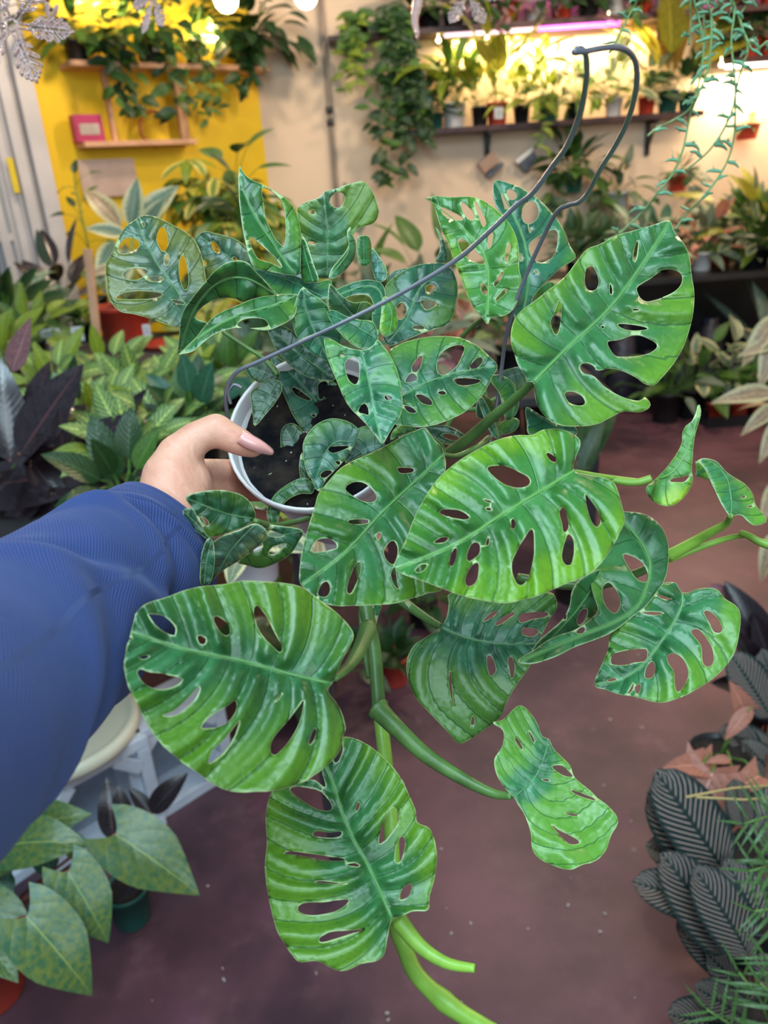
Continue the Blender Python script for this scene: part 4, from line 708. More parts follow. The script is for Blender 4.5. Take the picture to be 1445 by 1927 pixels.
# sleeve
g = G('navy_twill'); wv = g.n('ShaderNodeTexWave'); wv.inputs['Scale'].default_value = 27; wv.inputs['Distortion'].default_value = 0.7; wv.inputs['Detail'].default_value = 1; wv.bands_direction = 'DIAGONAL'
u, v = g.uv(); cx = g.n('ShaderNodeCombineXYZ'); g.put(cx.inputs[0], u); g.put(cx.inputs[1], v); g.t.links.new(cx.outputs[0], wv.inputs[0])
n1 = g.noise(9, 4); n2 = g.noise(300, 3)
c = g.mix(g.ss(n1, 0.3, 0.7), (0.010, 0.019, 0.085), (0.017, 0.036, 0.15)); c = g.mix(g.math('MULTIPLY', wv.outputs['Fac'], 0.6), c, (0.045, 0.085, 0.26))
g.set(Base_Color=c, Roughness=0.85, Sheen_Weight=0.2); g.b.inputs['Sheen Tint'].default_value = (0.4, 0.55, 1, 1)
g.bump(g.math('ADD', g.math('MULTIPLY', wv.outputs['Fac'], 0.6), g.math('MULTIPLY', n2, 0.5)), 0.5, 0.0009); M_navy = g.m
def sleeve_mesh(name, ctl, folds, nr=72, seg=20, open_in=True, seed=0):
    P = crv(ctl, seg); m = len(P); pts = [at(*p[:3]) for p in P]; T = [(pts[min(i + 1, m - 1)] - pts[max(i - 1, 0)]).normalized() for i in range(m)]
    vs = []; uvs = []; Ls = 0
    for i in range(m):
        if i: Ls += (pts[i] - pts[i - 1]).length
        view = (CP - pts[i]).normalized(); B = T[i].cross(view).normalized(); N = B.cross(T[i]).normalized()
        for k in range(nr):
            t = 2 * PI * k / nr; r = float(P[i][3] + folds(i / (m - 1), t, Ls)); pos = pts[i] + r * (math.cos(t) * N * 0.86 + math.sin(t) * B)
            vs.append(pos); uvs.append((Ls * 10, t * 0.5))
    fs = [(i * nr + k, i * nr + (k + 1) % nr, (i + 1) * nr + (k + 1) % nr, (i + 1) * nr + k) for i in range(m - 1) for k in range(nr)]
    me = mesh(name, vs, fs); l = me.uv_layers.new(name='UVMap'); idx = np.zeros(len(me.loops), np.int32); me.loops.foreach_get('vertex_index', idx)
    l.data.foreach_set('uv', np.array(uvs, np.float32)[idx].ravel()); return me
def f1(t, a, Ls):
    e = 0
    for (c_, ph, w, dep, tw) in [(.09, 0.5, .02, -.0045, .10), (.20, -0.8, .025, -.0040, .14), (.33, 0.6, .03, -.0040, -.12), (.47, -0.4, .03, -.0035, .15), (.62, 0.9, .04, -.0035, -.15)]:
        cc_ = c_ + tw * math.sin(a + ph); e += dep * math.exp(-((t - cc_) / w) ** 2) - dep * .8 * math.exp(-((t - cc_ - 2 * w) / w) ** 2)
    return e + 0.0016 * noise.noise(Vector((t * 14, math.cos(a) * 1.6, math.sin(a) * 1.6)))
ctl = [(284, 1032, .482, .0420), (258, 1056, .468, .0475), (205, 1100, .44, .0490), (95, 1172, .39, .0505), (-20, 1262, .345, .0555), (-160, 1360, .30, .060), (-330, 1480, .26, .062)]
sl = link('sleeve', sleeve_mesh('sleeve', ctl, f1, 96, 26), M_navy); adopt(sl, person)
def f2(t, a, Ls):
    e = 0.0028 * math.exp(-((t - .5 - .18 * math.sin(a + .6)) / .09) ** 2) - 0.0022 * math.exp(-((t - .72 - .15 * math.sin(a + .2)) / .06) ** 2)
    if t < 0.12: e -= 0.004 * (1 - t / 0.12) ** 2
    if t > 0.9: e -= 0.006 * ((t - .9) / .1) ** 2
    return e + 0.0012 * noise.noise(Vector((t * 5, math.cos(a) * 1.8, math.sin(a) * 1.8 + 9)))
ctl = [(322, 992, .498, .0405), (305, 1010, .492, .0425), (285, 1030, .484, .0445), (268, 1047, .477, .0440), (250, 1064, .468, .0400)]
cf = link('cuff', sleeve_mesh('cuff', ctl, f2, 96, 12), M_navy); mo = cf.modifiers.new('s', 'SOLIDIFY'); mo.thickness = 0.003; mo.offset = -1
cf.parent = sl; cf['label'] = 'folded-back cuff of the navy sleeve'
# ================================================================= background plants: kit
LM = {}
def leafkind(key, mat, shape, ratio, bend=0.4, fold=0.25, wave=0.0, nu=9, nv=4):
    LM[key] = [leafmesh('leaf_' + key, 1.0, ratio, shape, bend * b_, fold, nu, nv, wave, i) for i, b_ in enumerate((0.6, 1.0, 1.6))]
    for m in LM[key]: m.materials.append(mat)
ML = dict(
 green=leafmat('mid_green_leaf', (0.085, 0.20, 0.030), edge=None),
 dark=leafmat('deep_green_leaf', (0.030, 0.085, 0.022), rough=0.33),
 lime=leafmat('lime_leaf', (0.30, 0.42, 0.04), rough=0.4, trans=0.25),
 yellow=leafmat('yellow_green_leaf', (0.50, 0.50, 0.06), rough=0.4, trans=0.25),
 cream=leafmat('cream_edged_leaf', (0.20, 0.30, 0.19), dark=(0.13, 0.22, 0.15), edge=(0.72, 0.68, 0.38), ewidth=0.62, mid=(0.45, 0.5, 0.3), rough=0.35),
 schef=leafmat('yellow_splashed_leaf', (0.16, 0.28, 0.04), edge=(0.66, 0.58, 0.15), ewidth=0.45, rough=0.35),
 maranta=leafmat('herringbone_leaf', (0.10, 0.24, 0.06), dark=(0.035, 0.11, 0.045), stripe=(0.55, 0.66, 0.16), nstripe=8, swidth=0.10, mid=(0.55, 0.70, 0.18), midw=0.16, rough=0.45, slant=0.3),
 silver=leafmat('silver_marked_leaf', (0.25, 0.36, 0.26), dark=(0.10, 0.20, 0.10), edge=(0.06, 0.15, 0.05), ewidth=0.7, stripe=(0.42, 0.50, 0.38), nstripe=6, swidth=0.25, rough=0.4),
 rubber=leafmat('burgundy_rubber_leaf', (0.040, 0.026, 0.030), dark=(0.018, 0.013, 0.018), mid=(0.15, 0.05, 0.05), edge=(0.25, 0.13, 0.09), ewidth=1.28, rough=0.2, spec=0.9, trans=0.03, slant=0.2, bumps=0.08, nstripe=14),
 black=leafmat('near_black_leaf', (0.022, 0.012, 0.016), rough=0.25, spec=0.7, trans=0.03, bumps=0.08),
 pinstripe=leafmat('pinstripe_leaf', (0.016, 0.042, 0.036), dark=(0.008, 0.022, 0.024), stripe=(0.62, 0.42, 0.36), nstripe=16, swidth=0.05, mid=(0.012, 0.03, 0.025), midw=0.10, spec=0.25, bumps=0.15, rough=0.5, trans=0.05, slant=0.33),
 pink=leafmat('peach_pink_leaf', (0.62, 0.25, 0.17), dark=(0.45, 0.17, 0.12), rough=0.45, trans=0.2),
 mauve=leafmat('mauve_sheath', (0.30, 0.15, 0.16), rough=0.4),
 teal=leafmat('blue_green_leaf', (0.05, 0.17, 0.10), rough=0.3),
 philo=leafmat('glossy_heart_leaf', (0.17, 0.22, 0.04), dark=(0.025, 0.13, 0.06), blotch=0.3, rough=0.33, spec=0.55, midw=0.03, nstripe=5, slant=0.5, bumps=0.15),
 bird=leafmat('pale_pinkish_leaf', (0.50, 0.36, 0.22), edge=(0.62, 0.56, 0.32), ewidth=0.6, rough=0.4),
 croton=leafmat('orange_green_leaf', (0.36, 0.30, 0.05), dark=(0.42, 0.12, 0.03), rough=0.3),
 grey=leafmat('grey_green_leaf', (0.16, 0.22, 0.15), rough=0.45),
 palm=leafmat('palm_leaflet', (0.10, 0.22, 0.06), rough=0.35, nstripe=1),
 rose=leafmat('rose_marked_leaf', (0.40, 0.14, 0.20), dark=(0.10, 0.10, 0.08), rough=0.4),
)
leafkind('green', ML['green'], 'ovate', 0.5); leafkind('dark', ML['dark'], 'ovate', 0.55); leafkind('lime', ML['lime'], 'ovate', 0.42, 0.6)
leafkind('limelance', ML['lime'], 'lance', 0.26, 0.9); leafkind('greenlance', ML['green'], 'lance', 0.22, 0.8); leafkind('darklance', ML['dark'], 'lance', 0.2, 0.7)
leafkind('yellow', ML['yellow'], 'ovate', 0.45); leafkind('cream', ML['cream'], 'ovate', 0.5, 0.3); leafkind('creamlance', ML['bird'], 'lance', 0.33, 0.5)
leafkind('schef', ML['schef'], 'obov', 0.36, 0.5); leafkind('maranta', ML['maranta'], 'ovate', 0.52, 0.5, 0.15); leafkind('silver', ML['silver'], 'ovate', 0.38, 0.6)
leafkind('rubber', ML['rubber'], 'ovate', 0.46, 0.25, 0.2, nu=12, nv=6); leafkind('black', ML['black'], 'ovate', 0.5, 0.2, 0.35)
leafkind('pinstripe', ML['pinstripe'], 'ellip', 0.52, 0.5, 0.25, 0.02, 14, 6); leafkind('pinkheart', ML['pink'], 'arrow', 0.75, 0.3); leafkind('mauve', ML['mauve'], 'lance', 0.36, 0.1)
leafkind('pinklance', ML['pink'], 'ovate', 0.4, 0.6)
leafkind('teal', ML['teal'], 'ovate', 0.55, 0.3); leafkind('heart', ML['philo'], 'heart', 0.62, 0.5, 0.18, 0.015, 14, 8); leafkind('darkheart', ML['dark'], 'heart', 0.7, 0.5)
leafkind('greenheart', ML['green'], 'heart', 0.7, 0.5); leafkind('limeheart', ML['lime'], 'heart', 0.7, 0.5)
leafkind('croton', ML['croton'], 'strap', 0.2, 0.5); leafkind('grey', ML['grey'], 'ovate', 0.4, 0.5); leafkind('greystrap', ML['grey'], 'strap', 0.09, 0.8)
leafkind('palm', ML['palm'], 'lance', 0.075, 0.5, 0.5, 0, 6, 2); leafkind('fern', ML['lime'], 'lance', 0.2, 0.8, 0.2, 0, 6, 2); leafkind('fernd', ML['green'], 'lance', 0.2, 0.8, 0.2, 0, 6, 2)
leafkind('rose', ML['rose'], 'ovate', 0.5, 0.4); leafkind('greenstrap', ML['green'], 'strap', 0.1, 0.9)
# split monstera leaf for the wall plant
def splitleaf():
    out = []; n = 6
    for sgn in (1, -1):
        side = []
        for i in range(n):
            t0 = i / n; w = 0.48 * math.sin(PI * (0.22 + 0.74 * t0)) ** 0.8
            side += [(0.10 * sgn, 0.9 * t0 + 0.01), (w * sgn, 0.9 * t0 - 0.10), (w * sgn * .97, 0.9 * t0 + 0.01), (0.12 * sgn, 0.9 * t0 + 0.09)]
        out.append(side)
    vs = [(0, -0.02)] + out[0] + [(0, 1)] + out[1][::-1]
    bm = bmesh.new(); f = bm.faces.new([bm.verts.new((x, y, 0.15 * abs(x))) for x, y in vs]); bmesh.ops.triangulate(bm, faces=[f]); me = bpy.data.meshes.new('leaf_split'); bm.to_mesh(me); bm.free()
    uvl = me.uv_layers.new(name='UVMap')
    for l in me.loops: c = me.vertices[l.vertex_index].co; uvl.data[l.index].uv = (min(1, max(0, c.y)), c.x + 0.5)
    me.materials.append(ML['dark']); return me
LM['split'] = [splitleaf()] * 3
def orient(o, p, d, up, s, root=None):
    y = Vector(d).normalized(); up = Vector(up); x = y.cross(up)
    if x.length < 1e-4: x = y.cross(Vector((1, 0, 0.1)))
    x.normalize(); z = x.cross(y)
    M = Matrix(((x.x, y.x, z.x, 0), (x.y, y.y, z.y, 0), (x.z, y.z, z.z, 0), (0, 0, 0, 1)))
    M = Matrix.Translation(p) @ M @ Matrix.Scale(s, 4)
    if root is not None:
        o.parent = root; o.matrix_parent_inverse = (Matrix.Translation(root.location)).inverted()
    o.matrix_basis = M
rnd = random.Random(11)
def leaf3(root, key, p, d, up, L_):
    o = bpy.data.objects.new('leaf', rnd.choice(LM[key])); COL.objects.link(o); orient(o, p, d, up, L_, root); return o
def leafpx(root, key, b_, t_, db, dt=None, up=None, L_=None):
    """leaf from base pixel to tip pixel at given distances, face turned to the camera and up"""
    p = at(*b_, db); q = at(*t_, dt or db); d = q - p; v = (CP - p).normalized()
    return leaf3(root, key, p, d, up or (v * 0.8 + Vector((0, 0, 0.5))), L_ or d.length * 1.03)
PK = {'red': M_red, 'green': M_green, 'black': M_black, 'white': M_whitep}
PM = {}
def pot_parts(root, kind, r, h, taper=0.74):
    k = (kind, round(r, 3), round(h, 3))
    if k not in PM:
        m = MB(); lip = 0.12 * h
        m.lathe([(0, 0), (r * taper, 0), (r * taper + 0.003, 0.004), (r * 0.95, h - lip), (r * 1.0, h - lip), (r * 1.02, h - 0.002), (r * 1.0, h), (r * 0.95, h), (r * 0.93, h - lip), (0.0, h - lip)], 20)
        a = mesh('pot', m.v, m.f); a.materials.append(PK[kind])
        m = MB(); vs = [(0, 0, h - lip + 0.004)]; n = 14
        m.v = [(0, 0, h * 0.9)] + [(r * 0.94 * math.cos(2 * PI * i / n), r * 0.94 * math.sin(2 * PI * i / n), h * 0.885 + 0.004 * (i % 3)) for i in range(n)]
        m.f = [(0, 1 + i, 1 + (i + 1) % n) for i in range(n)]
        b = mesh('soil', m.v, m.f); b.materials.append(M_soil); PM[k] = (a, b)
    a, b = PM[k]
    link('soil', b, None, link('pot', a, None, root))
def tagcard(root, p, w, h, R=None):
    m = MB(); R = R or Matrix.Identity(3); m.box(p, (w, 0.0015, h), R); o = m.build('label_tag', M_label, None, False); adopt(o, root); o['label'] = 'white printed label'
    m = MB()
    for i in range(4): m.box(Vector(p) + R @ Vector((0, -0.0012, h * (0.28 - 0.17 * i))), (w * (0.7 if i % 2 else 0.5), 0.0006, h * 0.05), R)
    q = m.build('label_print', M_ink, None, False); q.parent = o; return o
def plant(name, label, cat, pos, pot=('green', .06, .11), kinds=('green',), n=12, L_=(.08, .12), stem=(.05, .15), el=(15, 75), droop=0.3, up=(0, -0.3, 1), group=None, seed=None, stemmat=None, base_h=None, lean=(0, 0), whorl=0, azr=None, centre_h=0.0, spread=0.5):
    rr = random.Random(seed if seed is not None else hash(label) % 9999 if False else sum(map(ord, label)))
    root = empty(name, pos, label, cat, group)
    h = 0
    if pot: pot_parts(root, *pot[:3]); h = pot[2] * 0.88
    if base_h is not None: h = base_h
    sb = MB(); pr = pot[1] * 0.5 if pot else 0.02
    c0 = Vector(pos) + Vector((0, 0, h))
    if centre_h:
        top = c0 + Vector((lean[0], lean[1], centre_h)); sb.tube([c0, c0.lerp(top, .5) + Vector((.006, 0, 0)), top], .005, 6)
    for i in range(n):
        az = 2.399 * i + rr.uniform(-.3, .3)
        if azr: az = math.radians(rr.uniform(*azr))
        t = (i + 0.5) / n; e = math.radians(lerp(el[0], el[1], t) + rr.uniform(-8, 8)); sl_ = rr.uniform(*stem)
        dv = Vector((math.cos(az) * math.cos(e), math.sin(az) * math.cos(e), math.sin(e)))
        s0 = c0 + Vector((math.cos(az) * pr * spread, math.sin(az) * pr * spread, 0))
        if centre_h: s0 = c0 + Vector((lean[0], lean[1], centre_h)) * rr.uniform(0.3, 1.0)
        tip = s0 + dv * sl_ + Vector((lean[0] * .4, lean[1] * .4, 0))
        if sl_ > 0.02: sb.tube([s0, s0.lerp(tip, .5) + Vector((0, 0, .012)), tip], .0018, 5, False)
        dd = (dv - Vector((0, 0, droop + 0.25 * rr.random()))).normalized(); ll = rr.uniform(*L_)
        if whorl:
            for k in range(whorl):
                a2 = 2 * PI * k / whorl + rr.random(); q = Vector((math.cos(a2), math.sin(a2), -0.15 - .2 * rr.random()))
                leaf3(root, rr.choice(kinds), tip, q, (0, -.3, 1), ll * rr.uniform(.8, 1.1))
        else:
            u_ = Vector(up) + Vector((rr.uniform(-.3, .3), rr.uniform(-.3, .1), 0))
            leaf3(root, rr.choice(kinds), tip, dd, u_, ll)
    if sb.v: adopt(sb.build('stem', stemmat or M_stem), root)
    return root
def trail(root, strands, kinds, L_, gap=.035, mat=None, rad=.0018, face=(0, -1, .3), seed=1, jit=.6):
    rr = random.Random(seed); sb = MB()
    for s in strands:
        P = [Vector(p) for p in s]; C_ = [Vector(tuple(p)) for p in crv([tuple(p) for p in P], 8)]; sb.tube(C_, rad, 5, False); acc = 0; side = 1
        for a, b_ in zip(C_, C_[1:]):
            acc += (b_ - a).length
            if acc > gap:
                acc = 0; side = -side; d = Vector((side * rr.uniform(.4, 1), rr.uniform(-jit, .1), rr.uniform(-.9, .1)))
                leaf3(root, rr.choice(kinds), a, d, Vector(face) + Vector((rr.uniform(-.4, .4), 0, rr.uniform(-.2, .5))), rr.uniform(*L_))
    adopt(sb.build('vine', mat or M_stem), root)
# ================================================================= benches and tables
ZB = 0.95
def table(name, label, x0, x1, y0, y1, z, legs=True, mat=None, skirt=False):
    t = empty(name, ((x0 + x1) / 2, (y0 + y1) / 2, 0), label, 'table')
    m = MB(); m.box(((x0 + x1) / 2, (y0 + y1) / 2, z - .02), (x1 - x0, y1 - y0, .04), None, .004); adopt(m.build('table_top', mat or M_bench, None, False), t)
    for x in (x0 + .06, x1 - .06):
        for y in (y0 + .06, y1 - .06):
            m = MB(); m.box((x, y, (z - .04) / 2), (.05, .05, z - .04)); adopt(m.build('leg', M_metal, None, False), t)
    return t
table('plant_bench', 'long grey plant bench on the left behind the arm, crowded with pots', -2.15, -0.10, 1.32, 3.9, ZB)
table('plant_table', 'grey plant table in the middle of the shop behind the hanging plant', 0.10, 0.98, 3.1, 5.0, 0.70)
dt_ = table('display_table', 'dark table of potted plants standing against the back wall at right', 1.2, 3.1, 5.1, 5.9, 0.88, mat=M_black)
m = MB(); m.box((2.15, 5.84, .43), (1.86, .02, .84)); m.box((1.22, 5.5, .43), (.02, .68, .84)); adopt(m.build('shade_board', M_black, None, False), dt_)  # added dark boards stand in for the gloom under the table
# ---- left bench
B = lambda px, py: on(px, py, ZB)
# variegated rubber plant in red pot
p = B(243, 652); dd = (p - CP).dot(fw)
r_ = 50 * dd / F
rp = plant('variegated_rubber_plant', 'cream-edged rubber plant in a red pot with white label on the left bench', 'potted plant', p, ('red', r_, r_ * 1.55), n=0)
pt = p + Vector((0, 0, r_ * 1.4))
for b_, t_ in [((247, 427), (256, 335)), ((262, 422), (325, 343)), ((270, 432), (306, 372)), ((235, 440), (163, 425)), ((215, 455), (183, 525)), ((240, 470), (205, 560)), ((262, 470), (300, 540)), ((250, 480), (330, 500))]:
    leafpx(rp, 'cream', b_, t_, dd * .99, dd * .97)
leafpx(rp, 'creamlance', (228, 428), (148, 326), dd * .99, dd * .98); leafpx(rp, 'creamlance', (230, 500), (165, 510), dd * .99, dd * .96)
sb = MB(); sb.tube([pt, at(244, 540, dd), at(250, 425, dd)], .007, 8); adopt(sb.build('stem', M_stem), rp)
tagcard(rp, at(276, 622, dd - r_ * .98), .032, .052)
# saucer beside it
s_ = B(300, 655); m = MB(); m.lathe([(0, 0), (.09, 0), (.115, .022), (.112, .024), (.088, .006), (0, .006)], 28, s_ + Vector((0.03, 0.02, 0))); o = m.build('plant_saucer', M_red)
tag(o, 'empty terracotta saucer just right of the red pot on the left bench', 'saucer')
# rubber plant, bottom left
p = B(60, 950); d0 = (p - CP).dot(fw) * .97
rb = plant('rubber_plant', 'dark burgundy rubber plant with big glossy leaves above the sleeve at left', 'potted plant', p + Vector((-.05, .06, 0)), ('black', .075, .13), n=0)
for b_, t_, k in [((-70, 925), (210, 862), 'rubber'), ((20, 868), (-2, 678), 'rubber'), ((38, 855), (146, 688), 'rubber'), ((22, 700), (56, 600), 'mauve'), ((118, 850), (112, 772), 'rubber'), ((135, 860), (240, 778), 'rubber'),
                  ((60, 1010), (185, 915), 'black'), ((10, 990), (90, 915), 'rubber'), ((-40, 880), (-80, 740), 'rubber'), ((60, 870), (120, 945), 'black'), ((190, 905), (262, 868), 'black')]:
    leafpx(rb, k, b_, t_, d0, d0 * .97)
sb = MB(); q = Vector(rb.location) + Vector((0, 0, .11))
for e in [(20, 868), (38, 855), (118, 850), (60, 870)]: sb.tube([q, at(*e, d0)], .005, 6)
adopt(sb.build('stem', M_stemr), rb)
# prayer plants
for i, (px, py, lab) in enumerate([(215, 700, 'beside the saucer'), (285, 745, 'in the thick of the row'), (205, 790, 'behind the rubber plant leaves'), (360, 735, 'nearest the wire hanger'), (262, 850, 'in a pale pot above the thumb'), (395, 690, 'behind the leaf tip hanging over the wire'), (330, 800, 'close behind the thumb knuckle')]):
    plant('prayer_plant', 'prayer plant with lime herringbone veins, ' + lab, 'potted plant', B(px, py + 75), ('white' if i == 4 else 'black', .05, .085), ('maranta',) * 5 + ('lime',), 24, (.075, .11), (.05, .11), (12, 70), .2, (0, -.8, 1), 'prayer plants on the left bench', seed=20 + i)
# other bench plants
plant('chinese_evergreen', 'silver-marked leafy plant at the left edge of the bench', 'potted plant', B(18, 640), ('black', .06, .1), ('silver',), 26, (.2, .3), (.06, .14), (10, 70), .3, seed=3)
plant('rubber_plant', 'dark rubber plant with brown-green leaves in front of the white door', 'potted plant', B(130, 600), ('black', .06, .1), ('rubber', 'grey', 'rubber'), 16, (.2, .29), (.05, .24), (10, 80), .2, seed=5)
plant('pothos_plant', 'pale green trailing plant behind the white paper tags', 'potted plant', B(110, 625), ('black', .05, .08), ('green', 'teal', 'lime'), 34, (.07, .11), (.04, .09), (5, 70), .3, seed=8)
plant('zz_plant', 'small feathery dark plant between prayer plants and red pot', 'potted plant', B(165, 640), ('black', .045, .08), ('dark', 'grey', 'green'), 24, (.07, .11), (.03, .08), (5, 70), .3, seed=9)
for i, (px, py, w, h_) in enumerate([(95, 632, .085, .06), (146, 628, .05, .06), (5, 655, .06, .11)]):
    q = B(px, py + 45); root = empty('sign_stake', q, ['wide white price card staked behind the mauve leaf', 'small grey-white card right of the wide price card', 'white card at the left photo edge beside the dark rubber plant'][i], 'sign')
    m = MB(); m.tube([q, at(px, py, (q - CP).dot(fw))], .002, 6); adopt(m.build('stake', M_whitep), root)
    tagcard(root, at(px, py, (q - CP).dot(fw) - .01), w, h_)
plant('schefflera', 'tall umbrella plant splashed with yellow in front of the yellow wall', 'potted plant', B(420, 560), ('black', .09, .15), ('schef', 'yellow', 'lime', 'schef', 'green'), 26, (.14, .22), (.08, .36), (5, 80), .2, whorl=6, centre_h=.42, seed=4)
plant('schefflera', 'lower yellow-green umbrella plant right of the tall one', 'potted plant', B(520, 570), ('black', .08, .13), ('lime', 'schef'), 18, (.12, .18), (.08, .26), (5, 80), .2, whorl=6, centre_h=.28, seed=6)
plant('croton', 'yellow-leaved bush behind the thin folded leaf, over the wire', 'potted plant', B(400, 690), ('black', .06, .09), ('yellow', 'lime', 'croton'), 34, (.09, .14), (.04, .14), (0, 80), .3, seed=7)
plant('dumb_cane', 'grey-green broad-leaved plant low behind the pot rim', 'potted plant', B(480, 640), ('black', .06, .1), ('green', 'grey', 'cream'), 26, (.10, .16), (.04, .14), (0, 70), .3, seed=10)
plant('dumb_cane', 'mid-green plant behind the left grey-green monstera leaf', 'potted plant', B(350, 620), ('red', .06, .1), ('green', 'dark', 'grey'), 28, (.12, .2), (.04, .14), (0, 70), .3, seed=12)
plant('fiddle_fig', 'slim leafy plant at the foot of the yellow wall', 'potted plant', B(75, 560), ('black', .05, .1), ('limelance', 'green'), 10, (.10, .16), (.04, .14), (20, 80), .2, seed=13)
plant('aglaonema', 'pale plant with pink-edged leaves just below the pot rim', 'potted plant', B(610, 1060), ('white', .05, .08), ('creamlance', 'greenlance', 'pinklance'), 14, (.07, .11), (.02, .06), (0, 50), .2, seed=14)
plant('aglaonema', 'cream and green plant under the wrist leaves', 'potted plant', B(480, 1090), ('white', .05, .08), ('cream', 'lime', 'creamlance'), 14, (.07, .11), (.02, .06), (0, 50), .2, seed=15)
plant('small_rubber_plant', 'small black-leaved plant just left of the pale pot', 'potted plant', B(215, 905), ('black', .045, .07), ('black', 'rubber'), 9, (.09, .13), (.03, .06), (0, 60), .1, seed=16)
# round yellow ring toy-like frame and pale plank by the yellow wall
p = B(360, 590); m = MB(); c_ = at(352, 420, (p - CP).dot(fw) + .35); m.tube([c_ + Vector((.11 * math.cos(t), 0, .14 * math.sin(t))) for t in np.linspace(0, 2 * PI, 25)], .018, 10, False)
m.tube([c_ + Vector((0, .0, -.14)), Vector((c_.x, c_.y, ZB))], .018, 8)
o = m.build('ring_stand', plain('yellow_plastic', (.85, .5, .02), .35, .05)); tag(o, 'bright yellow ring-shaped stand among the umbrella plant stems', 'stand')
# ---- yellow wall: two shelves, uprights, things on them
def shelfY(px, py, s_px0, s_px1, name, label, dep=.20, th=.03, mat=None):
    q = hit(px, py, PY, NY); z = q.z
    s0 = (hit(s_px0, py, PY, NY) - PY).dot(dY); s1 = (hit(s_px1, py, PY, NY) - PY).dot(dY)
    m = MB(); m.box(wy((s0 + s1) / 2, dep / 2, z), (abs(s0 - s1), dep, th), RY, .003); o = m.build(name, mat or M_pinkwood, None, False); tag(o, label, 'shelf'); return z, min(s0, s1), max(s0, s1)
zS, sa, sb_ = shelfY(280, 132, 112, 480, 'wooden_shelf', 'upper pale pine shelf on the yellow wall')
zT, ta, tb_ = shelfY(280, 272, 142, 350, 'wooden_shelf', 'lower pale pine shelf on the yellow wall', .18)
def YS(px, py=132): return (hit(px, py, PY, NY) - PY).dot(dY)
for (pa, pb, lab, w) in [((188, 140), (205, 265), 'thin pine upright joining the yellow-wall shelves at left', .025), ((322, 140), (338, 268), 'broad pine upright joining the yellow-wall shelves at right', .055)]:
    s_ = (YS(*pa) + YS(*pb)) / 2; m = MB(); m.box(wy(s_, .08, (zS + zT) / 2), (w, .04, zS - zT - .032), RY, .002); tag(m.build('shelf_upright', M_pinkwood, None, False), lab, 'upright')
# boxed thing in pink and white
s_ = YS(155, 245); m = empty('product_box', wy(s_, .09, zT + .015), 'pink and white box standing at the left end of the lower shelf', 'box')
b_ = MB(); b_.box(wy(s_, .09, zT + .015 + .075), (.17, .09, .15), RY, .003); adopt(b_.build('carton', plain('magenta_card', (.45, .03, .12), .5, .1), None, False), m)
b_ = MB(); b_.box(wy(s_, .1365, zT + .085), (.12, .002, .06), RY); adopt(b_.build('front_panel', plain('dull_white_card', (.45, .38, .33), .5, .2), None, False), m)
b_ = MB(); c_ = wy(YS(280, 230), .09, zT + .10); b_.tube([c_ + dY * (.10 * math.cos(t)) + Vector((0, 0, .10 * math.sin(t) - .015)) for t in np.linspace(-PI / 2, PI / 2 + .3, 14)][::1], .012, 8)
tag(b_.build('curved_ornament', plain('orange_brown_wood', (.5, .16, .03), .5, .2)), 'curved orange-brown wooden ornament on the lower yellow-wall shelf', 'ornament')
# under-shelf tube lamp
q0, q1 = hit(362, 68, PY + NY * .10, NY), hit(420, 76, PY + NY * .10, NY); m = MB(); m.tube([q0, q1], .018, 10)
o = m.build('tube_lamp', emis('warm_tube', (1.0, .80, .42), 12)); tag(o, 'short glowing tube lamp above the upper yellow-wall shelf', 'lamp')
area('yellow_shelf_light', (q0 + q1) / 2 + NY * .12 + Vector((0, 0, .05)), wy(YS(300), .0, zS + .02), .5, .08, 9, (1, .74, .34))
area('yellow_shelf_light_two', wy(YS(200), .22, zS + .32), wy(YS(200), .0, zS), .4, .08, 6, (1, .74, .34))
def shelfpot(s_px, off, z, pot, kinds, n, lab, name='shelf_plant', L_=(.09, .14), stem=(.03, .12), tr=None, el=(-10, 70), group=None, sd=1, **k):
    k.setdefault('azr', (190, 395)); pos = wy(YS(s_px), off, z + .017); r = plant(name, lab, 'potted plant', pos, pot, kinds, n, L_, stem, el, .4, group=group, seed=sd, **k)
    if tr:
        st = []
        rr = random.Random(sd)
        for i in range(tr[0]):
            a = rr.uniform(-1, 1); p0 = Vector(pos) + Vector((0, 0, pot[2])); o_ = dY * (a * .12) + NY * rr.uniform(.08, .14)
            st.append([p0, p0 + o_ * .7 + Vector((0, 0, .03)), p0 + o_ + dY * rr.uniform(-.05, .05) - Vector((0, 0, tr[1] * .5)), p0 + o_ + dY * rr.uniform(-.12, .12) - Vector((0, 0, tr[1] * rr.uniform(.7, 1.1)))])
        trail(r, st, kinds, (L_[0] * .8, L_[1] * .8), .05, seed=sd, face=(NY.x, NY.y, .4))
    return r
shelfpot(140, .10, zS, ('black', .07, .11), ('dark', 'green'), 44, 'dark bushy plant at the left end of the upper yellow-wall shelf', sd=1, L_=(.11, .17), stem=(.08, .34))
shelfpot(215, .10, zS, ('black', .06, .10), ('dark', 'dark', 'green'), 42, 'dark leafy plant left of the tagged pot on the upper shelf', tr=(4, .4), sd=2, stem=(.08, .34), L_=(.10, .16))
tp = shelfpot(272, .12, zS, ('black', .085, .15), ('dark', 'dark', 'green'), 60, 'large dark plant in a black pot with white tag on the yellow-wall shelf', sd=3, stem=(.10, .42), L_=(.12, .2), tr=(4, .5))
tagcard(tp, wy(YS(276), .12 + .083, zS + .10), .045, .055, RY)
shelfpot(355, .10, zS, ('black', .06, .10), ('dark', 'green', 'lime'), 34, 'trailing plant hanging off the right part of the yellow-wall shelf', tr=(9, .45), sd=4, L_=(.07, .11), stem=(.06, .3))
